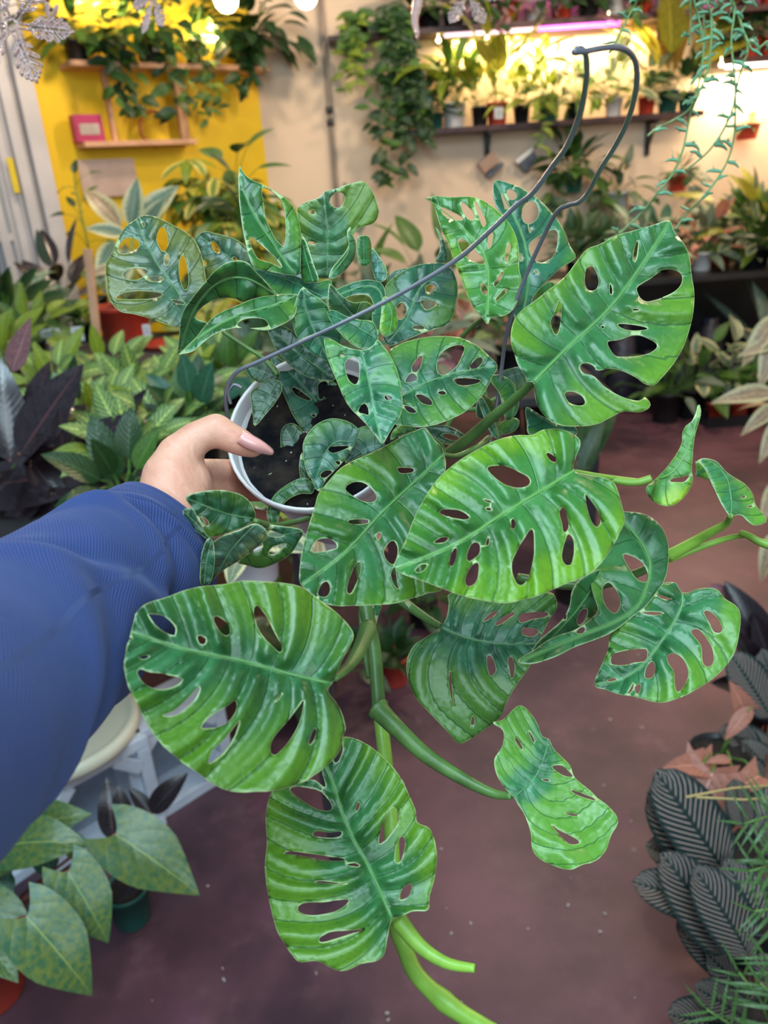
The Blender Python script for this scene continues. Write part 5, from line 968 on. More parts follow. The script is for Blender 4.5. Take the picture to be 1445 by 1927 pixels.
shelfpot(458, .12, zS, ('black', .085, .15), ('darkheart', 'dark'), 60, 'round-leaved dark plant in a dark pot at the cream wall edge', sd=5, stem=(.08, .34), L_=(.13, .19), tr=(3, .3))
# plants at the foot of the yellow wall, right part
def floorplant(px, py, d, *a, **k):
    p = at(px, py, d); p.z = 0; return p
p = at(440, 300, 3.75); plant('tall_ficus', 'tall slender leafy plant standing before the yellow edge', 'potted plant', Vector((p.x, p.y, ZB)), ('black', .09, .16), ('green', 'dark', 'greenlance'), 34, (.12, .2), (.04, .22), (0, 80), .35, centre_h=.55, seed=31)
p = at(175, 460, 3.1); 
plant('climbing_plant', 'thin twining plant with dark leaves in front of the yellow wall', 'potted plant', B(190, 590), ('black', .06, .1), ('dark', 'green'), 12, (.07, .11), (.05, .12), (0, 80), .3, centre_h=.62, seed=33)
# plank leaning
m = MB(); q = at(140, 400, 3.0); m.box((q.x, q.y, ZB + .22), (.03, .02, .44), Matrix.Rotation(.1, 3, 'Y')); tag(m.build('wooden_stake', M_pinkwood, None, False), 'short pale wooden stake upright before the yellow wall', 'stake')
# white paper behind umbrella plant
m = MB(); q = hit(205, 335, PY + NY * .03, NY); m.box(q, (.36, .012, .22), RY, .003); tag(m.build('wall_panel', plain('pinkish_board', (.55, .40, .34), .7, .1), None, False), 'pale pinkish board on the yellow wall behind the variegated leaves', 'board')

# more pots filling the left bench
M_fill = [
 (40, 560, ('silver', 'green'), 'silver-green plant low at the left edge behind the white cards', (.16, .24), (.05, .18), 26), (70, 640, ('lime', 'green'), 'pale green plant between the mauve sheath and the white card', (.10, .15), (.04, .14), 24),
 (200, 530, ('dark', 'green'), 'dark leafy plant behind the red pot', (.12, .18), (.05, .2), 26),
 (310, 560, ('green', 'lime', 'grey'), 'mid-green plant right behind the red pot', (.12, .18), (.06, .22), 28), (120, 760, ('maranta', 'lime'), 'striped-leaf plant right beside the tall dark rubber leaf', (.09, .13), (.04, .13), 24),
 (170, 820, ('dark', 'maranta', 'green'), 'dark green plant at the tip of the large brown rubber leaf', (.08, .12), (.04, .1), 24), (20, 700, ('lime', 'silver'), 'light green plant at the left edge above the biggest rubber leaf', (.12, .18), (.05, .15), 22),
 (380, 830, ('green', 'dark', 'teal'), 'green plant low behind the knuckles', (.08, .12), (.03, .12), 24), (440, 740, ('maranta', 'green'), 'striped plant behind the bend of the wire', (.08, .12), (.03, .12), 26),
 (540, 720, ('dark', 'green'), 'dark plant behind the pot of the hanging plant', (.10, .16), (.05, .16), 24), (620, 700, ('green', 'grey', 'teal'), 'grey-green plant at the right end of the left bench', (.10, .16), (.05, .16), 24),
 (560, 600, ('lime', 'yellow', 'green'), 'yellow-green plant beyond the hanging pot', (.10, .16), (.05, .2), 26), (600, 880, ('dark', 'teal', 'green'), 'dark blue-green plant under the hanging pot', (.08, .13), (.03, .1), 22),
 (60, 900, ('rubber', 'black'), 'dark brown-leaved plant lowest at the left edge', (.12, .18), (.03, .1), 10), (250, 960, ('dark', 'green'), 'dark leafy plant hidden behind the cuff', (.08, .12), (.02, .07), 18)]
for i, (px, py, kk, lb, L_, st, n) in enumerate(M_fill):
    p = B(px, py + 40); p.y = min(p.y, 3.8); p.x = max(-2.05, min(-.2, p.x))
    plant('bench_plant', lb, 'potted plant', p, (('black', 'red', 'white', 'green')[i % 4] if py < 600 else 'black', .055, .09), kk, n, L_, st, (2, 85), .25, (0, -.7, 1), seed=300 + i)
# ================================================================= back wall shelves
def shelfB(py, px0, px1, name, label, dep=.22, th=.035):
    q = hit((px0 + px1) / 2, py, PB, NB); x0 = hit(px0, py, PB, NB).x; x1 = hit(px1, py, PB, NB).x
    m = MB(); m.box(((x0 + x1) / 2, YB - dep / 2, q.z), (x1 - x0, dep, th), None, .003); o = m.build(name, M_darkwood, None, False); tag(o, label, 'shelf')
    return q.z, x0, x1
YF = Vector((0, YB - .22, 0))
zM, xm0, xm1 = shelfB(236, 765, 1300, 'hanging_shelf', 'long dark wall shelf carrying the row of lit potted plants')
zU, xu0, xu1 = shelfB(48, 745, 1500, 'hanging_shelf', 'topmost dark wall shelf with the purple grow lamp under it', .26)
zR, xr0, xr1 = shelfB(118, 1340, 1500, 'hanging_shelf', 'short dark shelf in the upper right corner with a lamp below', .2)
for px, zz, lab in [(915, zM, 'black bracket under the left part of the long wall shelf'), (1218, zM, 'black bracket under the right part of the long wall shelf'), (1240, zU, 'black bracket under the topmost wall shelf')]:
    x = hit(px, 250 if zz == zM else 60, PB, NB).x; m = MB()
    m.box((x, YB - .012, zz - .13), (.035, .02, .22)); m.box((x, YB - .10, zz - .03), (.03, .18, .02))
    m.tube([(x, YB - .02, zz - .20), (x, YB - .17, zz - .035)], .009, 6); tag(m.build('shelf_bracket', M_black, None, False), lab, 'bracket')
# lamps under the shelves: a violet grow lamp and warm strips
def strip(px0, px1, z, mat, label, yo=.17, r=.012):
    a = hit(px0, 80, PB, NB).x; b_ = hit(px1, 80, PB, NB).x; m = MB(); m.box(((a + b_) / 2, YB - yo, z), (b_ - a, .035, .02), None, .004)
    o = m.build('strip_lamp', mat, None, False); tag(o, label, 'lamp'); return (a + b_) / 2, b_ - a
cx_, w_ = strip(1000, 1145, zU - .032, emis('violet_tube', (1.0, .12, .9), 5), 'glowing magenta grow lamp under the topmost wall shelf', .235)
cx2, w2_ = strip(830, 990, zU - .032, emis('pale_tube', (.95, .62, .75), 1.6), 'pale pinkish strip lamp left of the magenta grow lamp', .235)
cx3, w3_ = strip(1350, 1480, zR - .03, emis('warm_strip', (1.0, .88, .68), 7), 'warm white strip lamp under the short corner shelf', .17)
def downlight(name, x, y, z, w, power, col, tz=-1, ty=0):
    return area(name, (x, y, z), (x, y + ty, z + tz), w, .06, power, col)
WARM = (1.0, .70, .36)
downlight('shelf_glow', hit(960, 100, PB, NB).x, YB - .10, zU - .05, .9, 26, WARM)
downlight('shelf_glow_right', hit(1150, 100, PB, NB).x, YB - .10, zU - .05, .5, 9, WARM)
downlight('corner_glow', cx3, YB - .10, zR - .05, .7, 16, (1, .76, .48))
point('grow_light', (hit(1000, 20, PB, NB).x, YB - .16, zU + .30), 7, (1, .10, .85), .08)
point('grow_light_two', (hit(1330, 20, PB, NB).x, YB - .16, zU + .30), 5, (1, .10, .85), .08)
# string of tiny lamps
M_spark = emis('tiny_lamp', (1, .8, .45), 14)
for px, py in [(915, 70), (1145, 38), (1357, 122), (825, 76)]:
    m = MB(); q = hit(px, py, YF, NB); m.lathe([(0, -.014), (.010, -.008), (.014, 0), (.010, .009), (0, .014)], 10, q); m.tube([q, q + Vector((0, .005, .05))], .002, 5)
    tag(m.build('fairy_light', M_spark), 'tiny glowing bulb hanging by the topmost shelf, %s' % {915: 'above the yellow-lit plants', 1145: 'at the end of the magenta lamp', 1357: 'at the short corner shelf', 825: 'at the left end of the pale strip'}[px], 'light bulb', 'fairy lights')
def backpot(px, z, pot, kinds, n, lab, L_=(.10, .16), stem=(.04, .14), el=(10, 80), name='shelf_plant', yo=.12, sd=0, tr=None, **k):
    k.setdefault('azr', (175, 365)); x = hit(px, 200 if z == zM else (40 if z == zU else 100), PB, NB).x; pos = Vector((x, YB - yo, z + .018))
    r = plant(name, lab, 'potted plant', pos, pot, kinds, int(n * 1.5), (L_[0] * 1.2, L_[1] * 1.25), (stem[0], stem[1] * 1.25), el, .25, seed=sd + int(px), **k)
    if tr:
        st = []; rr = random.Random(px)
        for i in range(tr[0]):
            dx = rr.uniform(-.14, .14); p0 = pos + Vector((0, 0, pot[2]))
            st.append([p0, p0 + Vector((dx * .5, -.12, .02)), p0 + Vector((dx, -.17, -tr[1] * .5)), p0 + Vector((dx + rr.uniform(-.05, .05), -.18, -tr[1] * rr.uniform(.7, 1.1)))])
        trail(r, st, kinds, (L_[0] * .75, L_[1] * .75), .05, seed=int(px))
    return r
backpot(790, zM, ('green', .06, .11), ('dark', 'green'), 12, 'dark leafy pot at the left end of the long wall shelf')
backpot(815, zM, ('green', .055, .10), ('greenlance', 'green'), 10, 'small plant in green pot left of the white pot on the wall shelf', (.1, .14))
backpot(850, zM, ('white', .085, .155), ('limelance', 'greenlance'), 16, 'tall narrow-leaved plant in the white pot on the wall shelf', (.20, .30), (.08, .25), (35, 88))
backpot(898, zM, ('black', .06, .12), ('limelance', 'yellow'), 14, 'bright yellow-lit plant in a black pot on the wall shelf', (.18, .26), (.1, .3), (30, 88))
q = backpot(930, zM, ('red', .075, .14), ('limelance', 'yellow'), 14, 'tall yellow-green plant in a red pot with white label on the wall shelf', (.18, .28), (.1, .36), (35, 88))
tagcard(q, Vector(q.location) + Vector((0, -.072, .07)), .06, .07)
backpot(975, zM, ('black', .06, .11), ('fern', 'lime'), 24, 'fluffy lime plant behind the left bracket of the wall shelf', (.08, .14), (.06, .24), (0, 85))
backpot(1025, zM, ('green', .07, .13), ('fern', 'fernd', 'lime'), 34, 'bushy fern in a green pot on the wall shelf', (.10, .16), (.06, .26), (0, 85), tr=(3, .35))
backpot(1075, zM, ('black', .06, .11), ('greenheart', 'fernd'), 20, 'leafy green plant behind the wire hanger on the wall shelf', (.08, .13), (.06, .24), (0, 85))
backpot(1145, zM, ('white', .065, .12), ('silver', 'cream', 'lime'), 28, 'pale speckled plant in a small white pot on the wall shelf', (.10, .15), (.05, .24), (0, 85))
backpot(1205, zM, ('red', .06, .11), ('fernd', 'grey'), 22, 'wispy grey-green plant in a dark red pot on the wall shelf', (.08, .13), (.04, .16), (0, 85))
backpot(1245, zM, ('green', .075, .14), ('croton', 'yellow'), 12, 'tall orange-green plant in a green pot at the shelf end', (.30, .42), (.1, .3), (50, 90))
backpot(1280, zM, ('green', .065, .12), ('greenlance', 'dark'), 14, 'slim dark green plant at the right end of the wall shelf', (.12, .2), (.05, .16), (20, 85))
for i, (px, pk, kk, lb) in enumerate([(770, 'red', ('dark', 'green'), 'plant in a red pot at the left end of the topmost shelf'), (805, 'black', ('dark',), 'dark plant second from left on the topmost shelf'), (850, 'black', ('dark', 'green'), 'dark plant in a black pot under the hanging snowflake'), (900, 'black', ('dark', 'rose'), 'violet-lit plant right of the snowflake on the topmost shelf'), (950, 'red', ('dark', 'rose'), 'violet-lit plant above the yellow-lit leaves'),
     (1000, 'white', ('rose', 'dark'), 'violet-lit plant in a pale pot on the topmost shelf'), (1048, 'red', ('rose', 'dark'), 'violet-lit plant in a red pot above the wire hook'), (1098, 'black', ('dark',), 'plant in a big black pot on the topmost shelf'), (1150, 'white', ('rose', 'dark'), 'violet-lit pale pot right of the big black pot'), (1195, 'red', ('dark', 'green'), 'plant in a bright red pot with white tag on the topmost shelf'),
     (1240, 'white', ('rose', 'lime'), 'pale pot with drooping blossom above the bracket'), (1290, 'black', ('dark', 'rose'), 'plant in a black pot behind the string plant'), (1370, 'black', ('dark', 'rose'), 'dark plant at the right end of the topmost shelf'), (1430, 'red', ('dark',), 'last dark plant at the corner of the topmost shelf')]):
    backpot(px, zU, (pk, .075, .13), kk, 14, lb, (.08, .13), (.04, .16), (-10, 80), tr=(2, .18) if i in (3, 4, 9) else None)
for px, pk, lb in [(1395, 'red', 'small red potted plant on the short corner shelf'), (1432, 'red', 'second red potted plant at the edge of the short corner shelf'), (1365, 'black', 'black potted plant hidden behind the string plant on the corner shelf')]:
    backpot(px, zR, (pk, .065, .12), ('dark', 'green'), 10, lb, (.08, .12), (.03, .1))
# pothos column
pc = hit(738, 20, YF, NB); root = empty('pothos_plant', Vector((pc.x, YB - .16, zU + .02)), 'long dark trailing pothos hanging down the wall left of the shelves', 'potted plant')
pot_parts(root, 'black', .075, .12); rr = random.Random(5); st = []
for i in range(14):
    dx = rr.uniform(-.20, .20); z0 = root.location.z + .10; ln = rr.uniform(.75, 1.05) if abs(dx) < .14 else rr.uniform(.55, .85)
    x0 = root.location.x
    st.append([(x0, YB - .17, z0), (x0 + dx * .25, YB - .30, z0), (x0 + dx * .45, YB - .27, z0 - ln * .4), (x0 + dx, YB - .2 - rr.uniform(0, .12), z0 - ln * .75), (x0 + dx * .9, YB - .24, z0 - ln)])
trail(root, st, ('darkheart', 'dark', 'dark', 'green'), (.08, .12), .04, seed=3)
pc = hit(672, 0, YF, NB); root = empty('trailing_plant', Vector((pc.x, YB - .14, zU + .02)), 'light green leafy trailer hanging from the top between pipe and pothos', 'potted plant'); pot_parts(root, 'black', .07, .11); st = []
for i in range(7):
    dx = rr.uniform(-.12, .14); z0 = root.location.z + .1; ln = rr.uniform(.25, .55); x0 = root.location.x
    st.append([(x0, YB - .15, z0), (x0 + dx * .5, YB - .25, z0), (x0 + dx, YB - .24, z0 - ln * .6), (x0 + dx, YB - .24, z0 - ln)])
trail(root, st, ('green', 'lime'), (.08, .12), .035, seed=4)
m = MB(); m.box((pc.x - .0, YB - .11, zU), (.42, .22, .03), None, .003); tag(m.build('hanging_shelf', M_darkwood, None, False), 'short dark shelf at the very top holding the light green trailer', 'shelf')
# slanted pockets on the wall
for px, py, lb in [(918, 306, 'left slanted metal wall pocket below the wall shelf'), (993, 304, 'right slanted white-edged wall pocket below the wall shelf')]:
    q = hit(px, py, Vector((0, YB - .05, 0)), NB); R = Matrix.Rotation(.62, 3, 'Y').to_3x3(); t = empty('metal_pocket', q, lb, 'wall pocket')
    m = MB(); m.box(q, (.13, .09, .085), Matrix.Rotation(-.62, 3, 'Y'), .004); adopt(m.build('pocket_body', plain('pocket_brown', (.35, .22, .16), .4, .1) if px < 950 else M_metal, None, False), t)
    m = MB(); m.box(q + Vector((.045, -.0, -.055)) * (1 if px < 950 else -.7), (.14, .095, .028), Matrix.Rotation(-.62, 3, 'Y'), .004); adopt(m.build('pocket_rim', M_metal if px < 950 else M_whitep, None, False), t)
# plants hung on the wall
def wallplant(px, py, pot, kinds, n, lab, L_, stem, el=(0, 80), tr=None, sd=1, name='hung_plant', yo=.10):
    q = hit(px, py, Vector((0, YB - yo, 0)), NB); r = plant(name, lab, 'potted plant', q - Vector((0, 0, pot[2] / 2)), pot, kinds, n, L_, stem, el, .3, seed=sd, azr=(185, 355))
    m = MB(); m.box((q.x, YB - .015, q.z + .02), (.05, .03, .06)); m.box((q.x, YB - yo / 2, q.z + .03), (.012, yo, .012)); adopt(m.build('wall_hook', M_metal, None, False), r)
    if tr:
        st = []; rr = random.Random(sd)
        for i in range(tr[0]):
            dx = rr.uniform(-.2, .2); p0 = q + Vector((0, 0, .05)); st.append([p0, p0 + Vector((dx * .5, -.08, .03)), p0 + Vector((dx, -.1, -tr[1] * .5)), p0 + Vector((dx, -.1, -tr[1]))])
        trail(r, st, kinds, (L_[0] * .8, L_[1] * .8), .05, seed=sd)
    return r
wallplant(1075, 345, ('green', .085, .13), ('dark', 'green'), 34, 'bushy dark plant in a dark green pot hung below the wall shelf', (.14, .2), (.08, .3), (5, 90), tr=(4, .25), sd=2)
r = wallplant(1205, 400, ('white', .08, .12), ('dark',), 2, 'split-leaf plant in a white pot hung on the wall', (.1, .12), (.1, .2), sd=3)
for b_, t_ in [((1203, 345), (1240, 295)), ((1203, 345), (1165, 295)), ((1203, 340), (1203, 285)), ((1205, 345), (1262, 345))]: leafpx(r, 'split', b_, t_, 5.9, 5.85)
wallplant(1405, 248, ('red', .09, .10), ('fern', 'fernd'), 30, 'small red wall basket of moss on the bright right wall', (.05, .09), (.02, .06), (-10, 80), sd=4)
wallplant(1275, 345, ('red', .07, .11), ('grey', 'fernd'), 26, 'red pot with wispy hanging foliage right of the split-leaf plant', (.08, .13), (.03, .14), tr=(5, .4), sd=5)
wallplant(1160, 380, ('white', .09, .14), ('grey', 'greenlance'), 20, 'pale pot with grey-green foliage between the two hung plants', (.12, .18), (.05, .2), sd=6)
# hanging bulbs
def bulb(px, py, d, lab, r=.031):
    q = at(px, py, d); t = empty('pendant_bulb', q + Vector((0, 0, .12)), lab, 'light bulb')
    m = MB(); m.lathe([(0.001, -r), (r * .5, -r * .87), (r * .87, -r * .5), (r, 0), (r * .87, r * .5), (r * .6, r * .95), (.014, r * 1.5), (.013, r * 1.7)], 24, q)
    g = adopt(m.build('glass', emis('bulb_glow', (1, .80, .55), 9)), t)
    m = MB(); m.lathe([(.014, r * 1.65), (.016, r * 1.7), (.016, r * 2.7), (.008, r * 2.9), (.003, r * 3.0), (.003, .75)], 16, q); adopt(m.build('socket', M_black), t)
    m = MB(); m.lathe([(0, -r * .55), (r * .55, -r * .3), (r * .6, 0.2 * r), (.004, r * .7)], 12, q)
    point('bulb_light', q + Vector((0, -.06, -.07)), 4.5, (1, .72, .42), .04)
bulb(425, -2, 1.9, 'round glowing bulb hanging above the yellow wall edge'); bulb(575, -8, 2.0, 'round glowing bulb hanging before the cream wall')
# added warm fill lights, out of view overhead, brighten the back
for i, (x, y) in enumerate([(-1.3, 4.0), (1.0, 4.3), (2.5, 3.8)]): point('added_warm_fill', (x, y, 3.3), 84, (1, .77, .52), .15)
# ================================================================= snowflakes
g = G('clear_glitter_plastic'); vo = g.n('ShaderNodeTexVoronoi'); vo.inputs['Scale'].default_value = 400; g.put(vo.inputs['Vector'], g.obj())
g.set(Base_Color=(.85, .60, .56), Roughness=0.10, Transmission_Weight=0.5, Metallic=0.1); g.b.inputs['Specular IOR Level'].default_value = 1.0; g.bump(vo.outputs['Distance'], 1.0, .002); M_flake = g.m
def snowflake(px, py, d, rpx, lab, rot=.1, tilt=0.0):
    c_ = at(px, py, d); R_ = rpx * d / F; t = empty('snowflake_ornament', c_, lab, 'ornament'); X = RT; Y = UP; Z = X.cross(Y)
    P = lambda r, a: c_ + X * (r * math.cos(a)) * (1 - tilt) + Y * (r * math.sin(a)) + Z * (tilt * r * math.cos(a))
    m = MB(); m.tube([P(R_ * .10, 2 * PI * i / 6 + rot) for i in range(7)], R_ * .022, 6, False); adopt(m.build('centre_ring', M_flake), t)
    for i in range(6):
        a = 2 * PI * i / 6 + rot + PI / 6; m = MB(); w = R_ * .020
        off = .045
        for s in (1, -1): m.tube([P(R_ * .12, a + s * .3), P(R_ * .9, a + s * .035), P(R_, a)], w, 6)
        for k, (r0, ln) in enumerate([(.30, .26), (.45, .32), (.60, .30), (.74, .20), (.86, .11)]):
            for s in (1, -1):
                p0 = P(R_ * r0, a); q0 = P(R_ * (r0 + ln * .75), a + s * math.atan2(ln * .62, r0 + ln * .75)); q1 = P(R_ * (r0 + ln * .75 - .05), a + s * math.atan2(ln * .62 + .02, r0 + ln * .7))
                m.tube([p0, q0], w * .9, 6); m.tube([P(R_ * (r0 - .05), a + s * .03), q1, q0], w * .7, 6)
        adopt(m.build('arm', M_flake), t)
    m = MB(); m.tube([P(R_, PI / 2 + .05), P(R_, PI / 2 + .05) + Vector((0, 0, .6))], .0006, 5); adopt(m.build('hanging_thread', M_flake), t)
snowflake(22, 48, .95, 118, 'largest clear glitter snowflake at the top left corner', .42)
snowflake(92, 42, 1.25, 42, 'small clear snowflake just behind the largest one', .2, .3)
snowflake(288, -5, 1.15, 72, 'clear pinkish snowflake hanging above the tagged black pot', .5, .35)
snowflake(880, -12, 1.2, 66, 'clear snowflake hanging in front of the topmost shelf', .5)
m = MB(); q = at(785, 0, 1.3); pts = [at(783 + 3 * math.sin(k), -20 + k * 12, 1.3) for k in range(9)]; m.tube(pts, [.006, .008, .009, .008, .007, .006, .005, .004, .001], 8)
tag(m.build('icicle_ornament', M_flake), 'thin clear twisted icicle left of the snowflake over the shelf', 'ornament')
# ================================================================= string of dolphins
def dolphin():
    m = MB(); P = crv([(0, 0, 0), (.18, .02, .05), (.45, .0, .14), (.75, .0, .12), (1.0, 0, -.02)], 3)
    m.tube([(p[0], p[1], p[2]) for p in P], [.05 + .11 * math.sin(PI * (i / (len(P) - 1)) ** .8) * (1 - .3 * i / len(P)) for i in range(len(P) - 1)] + [.008], 7, True, .75)
    m.tube([(.38, 0, .2), (.5, .14, .34), (.52, .3, .50)], [.10, .05, .005], 5, True, .5); m.tube([(.38, 0, .2), (.5, -.10, .30), (.55, -.24, .40)], [.10, .04, .005], 5, True, .5)
    me = mesh('leaf_dolphin', m.v, m.f); me.materials.append(plain('string_plant_green', (.10, .30, .16), .35, .25, 20, Subsurface_Weight=.1)); return me
DM = dolphin(); M_vine = plain('thin_green_vine', (.14, .26, .09), .4, .2, 20)
V8 = lambda pts: cv(8, pts)
sd_ = empty('string_of_dolphins', at(1340, -260, .95), 'string succulent with tiny dolphin-shaped leaves hanging down at the top right', 'hanging plant')
strands = [([(1065, -40), (1085, 90), (1110, 200), (1105, 330), (1085, 440), (1040, 560), (960, 620), (880, 660), (820, 705)], .95), ([(1130, -40), (1150, 100), (1150, 230), (1130, 370), (1080, 500), (1045, 580), (1025, 680), (1000, 790), (950, 900), (880, 990), (810, 1080), (740, 1150), (660, 1220), (600, 1245)], .9),
 ([(1255, -40), (1290, 80), (1320, 170), (1340, 260), (1310, 350), (1280, 470), (1260, 570), (1210, 680), (1130, 790), (1020, 880)], .98), ([(1240, -40), (1270, 50), (1255, 200), (1265, 330), (1275, 440), (1275, 600), (1270, 700), (1240, 820), (1180, 930), (1100, 1030), (1020, 1110), (965, 1190)], .93),
 ([(790, -40), (770, 0), (720, 90), (680, 170), (650, 230), (622, 272)], .96), ([(1050, -40), (1045, 120), (1035, 230)], .97), ([(1180, -40), (1200, 20), (1150, 60), (1170, 150)], .96), ([(1300, -40), (1330, 20), (1300, 90), (1330, 190), (1370, 260), (1440, 215)], .94), ([(1100, -40), (1075, 30), (1110, 70), (1120, 260)], .99)]
top = at(1340, -240, .95); sm = MB(); rr = random.Random(3)
for pts, d in strands:
    c_ = V8(pts); P = [Vector(tuple(top + (at(*c_[0], d) - top) * .3))] + [at(x, y, d + .012 * math.sin(i * 1.3)) for i, (x, y) in enumerate(c_)]
    C_ = [Vector(tuple(p)) for p in crv([tuple(p) for p in P], 8)]; sm.tube(C_, .0013, 6); acc = 0; nx = .014; side = 1
    for a, b_ in zip(C_, C_[1:]):
        acc += (b_ - a).length
        if acc > nx:
            acc = 0; nx = rr.uniform(.010, .024); side = -side; s = rr.uniform(.013, .020)
            x = (RT * side * rr.uniform(.6, 1) - UP * rr.uniform(-.5, .9) - fw * rr.uniform(-.3, .5)).normalized(); z = (UP * rr.uniform(.3, 1) + RT * rr.uniform(-.5, .5) - fw * rr.uniform(-.8, .8)); y = z.cross(x).normalized(); z = x.cross(y)
            o = bpy.data.objects.new('leaf', DM); COL.objects.link(o); o.parent = sd_; o.matrix_parent_inverse = Matrix.Translation(sd_.location).inverted()
            o.matrix_basis = Matrix.Translation(a) @ Matrix(((x.x, y.x, z.x, 0), (x.y, y.y, z.y, 0), (x.z, y.z, z.z, 0), (0, 0, 0, 1))) @ Matrix.Scale(s, 4)
adopt(sm.build('vine', M_vine), sd_)
m = MB(); m.lathe([(.0, -.07), (.045, -.07), (.065, 0), (.06, 0), (.0, -.01)], 24, sd_.location); m.tube([Vector(sd_.location), Vector(sd_.location) + Vector((0, 0, .8))], .002, 6); adopt(m.build('pot', M_whitep), sd_)
# ================================================================= plants in the middle and right distance
ZT2 = .70; ZW = .88
def T2(px, py): return on(px, py, ZT2)
def onT(px, d, z):   # a point at column px, distance d, height z
    lo, hi = -2000.0, 6000.0
    for _ in range(50):
        m_ = (lo + hi) / 2
        if at(px, m_, d).z > z: lo = m_
        else: hi = m_
    return at(px, lo, d)
# on the middle table
mid = [(760, 3.5, ('silver', 'grey'), 'grey-green plant left on the middle table', (.14, .22), (.08, .3), 'white'), (830, 4.6, ('greenlance', 'green'), 'long-leaved dark plant at the far end of the middle table', (.2, .3), (.15, .45), 'black'),
       (900, 3.7, ('rose', 'pinklance', 'grey'), 'pink and grey marked plant in the centre of the middle table', (.12, .17), (.05, .2), 'white'), (870, 4.2, ('pinklance', 'creamlance'), 'peach-leaved plant behind the pink and grey one', (.10, .15), (.05, .2), 'red'),
       (960, 3.6, ('dark', 'green'), 'dark green plant near the right edge of the middle table', (.14, .22), (.08, .25), 'black'), (820, 3.5, ('pinklance', 'rose'), 'rose-leaved plant at the front of the middle table', (.10, .14), (.04, .12), 'white'),
       (980, 4.4, ('silver', 'grey', 'cream'), 'silvery plant at the far right of the middle table', (.12, .2), (.08, .25), 'red')]
for i, (px, d, kk, lb, L_, st, pk) in enumerate(mid):
    p = onT(px, d, ZT2); p.x = min(.92, max(.18, p.x)); p.y = min(4.9, max(3.2, p.y))
    plant('table_plant', lb, 'potted plant', p, (pk, .075, .13), kk, 20, L_, st, (0, 85), .3, seed=50 + i)
# floor plants between bench and back wall (tall)
for i, (px, d, kk, lb, L_, st, ch, n) in enumerate([
   (640, 4.6, ('greenlance', 'green'), 'tall long-leaved plant rising at the conduit pipe', (.25, .38), (.1, .35), .75, 26),
   (720, 4.9, ('greenlance', 'silver', 'grey'), 'tall pale streaky plant left of the middle table', (.25, .36), (.1, .4), .75, 26),
   (560, 4.4, ('dark', 'green', 'lime'), 'bushy green plant behind the tall pointed monstera leaf', (.14, .22), (.1, .3), .65, 34),
   (800, 5.3, ('yellow', 'grey', 'cream'), 'pale yellow speckled plant at the back wall', (.12, .2), (.08, .3), .60, 30),
   (470, 4.2, ('green', 'lime', 'dark'), 'leafy bush below the yellow wall edge', (.12, .2), (.08, .3), .70, 34),
   (1020, 5.0, ('grey', 'dark'), 'dark shrub behind the teal monstera leaf', (.12, .2), (.1, .3), .55, 30),
   (690, 4.3, ('rose', 'teal', 'grey'), 'low bluish plant with rose tints left of centre', (.12, .18), (.1, .3), .35, 24)]):
    p = onT(px, d, 0); plant('floor_plant', lb, 'potted plant', p, ('black', .14, .26), kk, n, L_, st, (5, 85), .3, seed=70 + i, centre_h=ch, stemmat=M_stem)
# dark green upright plant by the right edge of the middle table
p = onT(1085, 3.05, 0); r = plant('snake_plant', 'dark upright strappy plant standing on the floor right of the middle table', 'potted plant', p, ('black', .11, .2), ('darklance',), 0, (.6, .75), (.02, .03), (60, 88), .02, up=(0, -1, .3), seed=80)
for b_, t_ in [((1095, 900), (1150, 705)), ((1085, 900), (1165, 740)), ((1100, 900), (1120, 690)), ((1090, 900), (1140, 760))]: leafpx(r, 'darklance', b_, t_, 3.0, 2.95)
# wall table: plants and dark clutter
row = [(1045, ('grey', 'dark'), 'dusty grey plant at the left end of the wall table'), (1100, ('dark', 'grey'), 'dark leafy plant second on the wall table'), (1150, ('grey', 'silver'), 'greyish plant third on the wall table'), (1205, ('dark', 'teal'), 'dark bluish plant fourth on the wall table'),
       (1255, ('pinklance', 'grey'), 'dull pink plant fifth on the wall table'), (1310, ('grey', 'greenlance'), 'grass-green plant sixth on the wall table'), (1355, ('cream', 'green', 'dark'), 'bushy round-leaved plant with cream marks at the right of the wall table'), (1400, ('green', 'teal', 'cream'), 'dense green plant under the moss basket'), (1445, ('lime', 'green'), 'bright green plant at the right photo edge on the wall table')]
for i, (px, kk, lb) in enumerate(row):
    p = onT(px, 5.75, ZW); p.y = 5.35 + .2 * (i % 2); p.x = min(2.62, p.x)
    plant('table_plant', lb, 'potted plant', p, (('black', 'white', 'red')[i % 3], .075, .12), kk, 40 if px < 1340 else 60, (.13, .20), (.05, .24) if px < 1340 else (.08, .34), (0, 85), .3, seed=90 + i)
p = onT(1440, 5.2, ZW); p.x = min(p.x, 2.6); r = plant('bamboo_palm', 'tall yellow-green arching plant at the right edge below the corner shelf', 'potted plant', p, ('black', .08, .14), ('limelance', 'yellow'), 20, (.2, .34), (.1, .4), (20, 85), .4, seed=99)
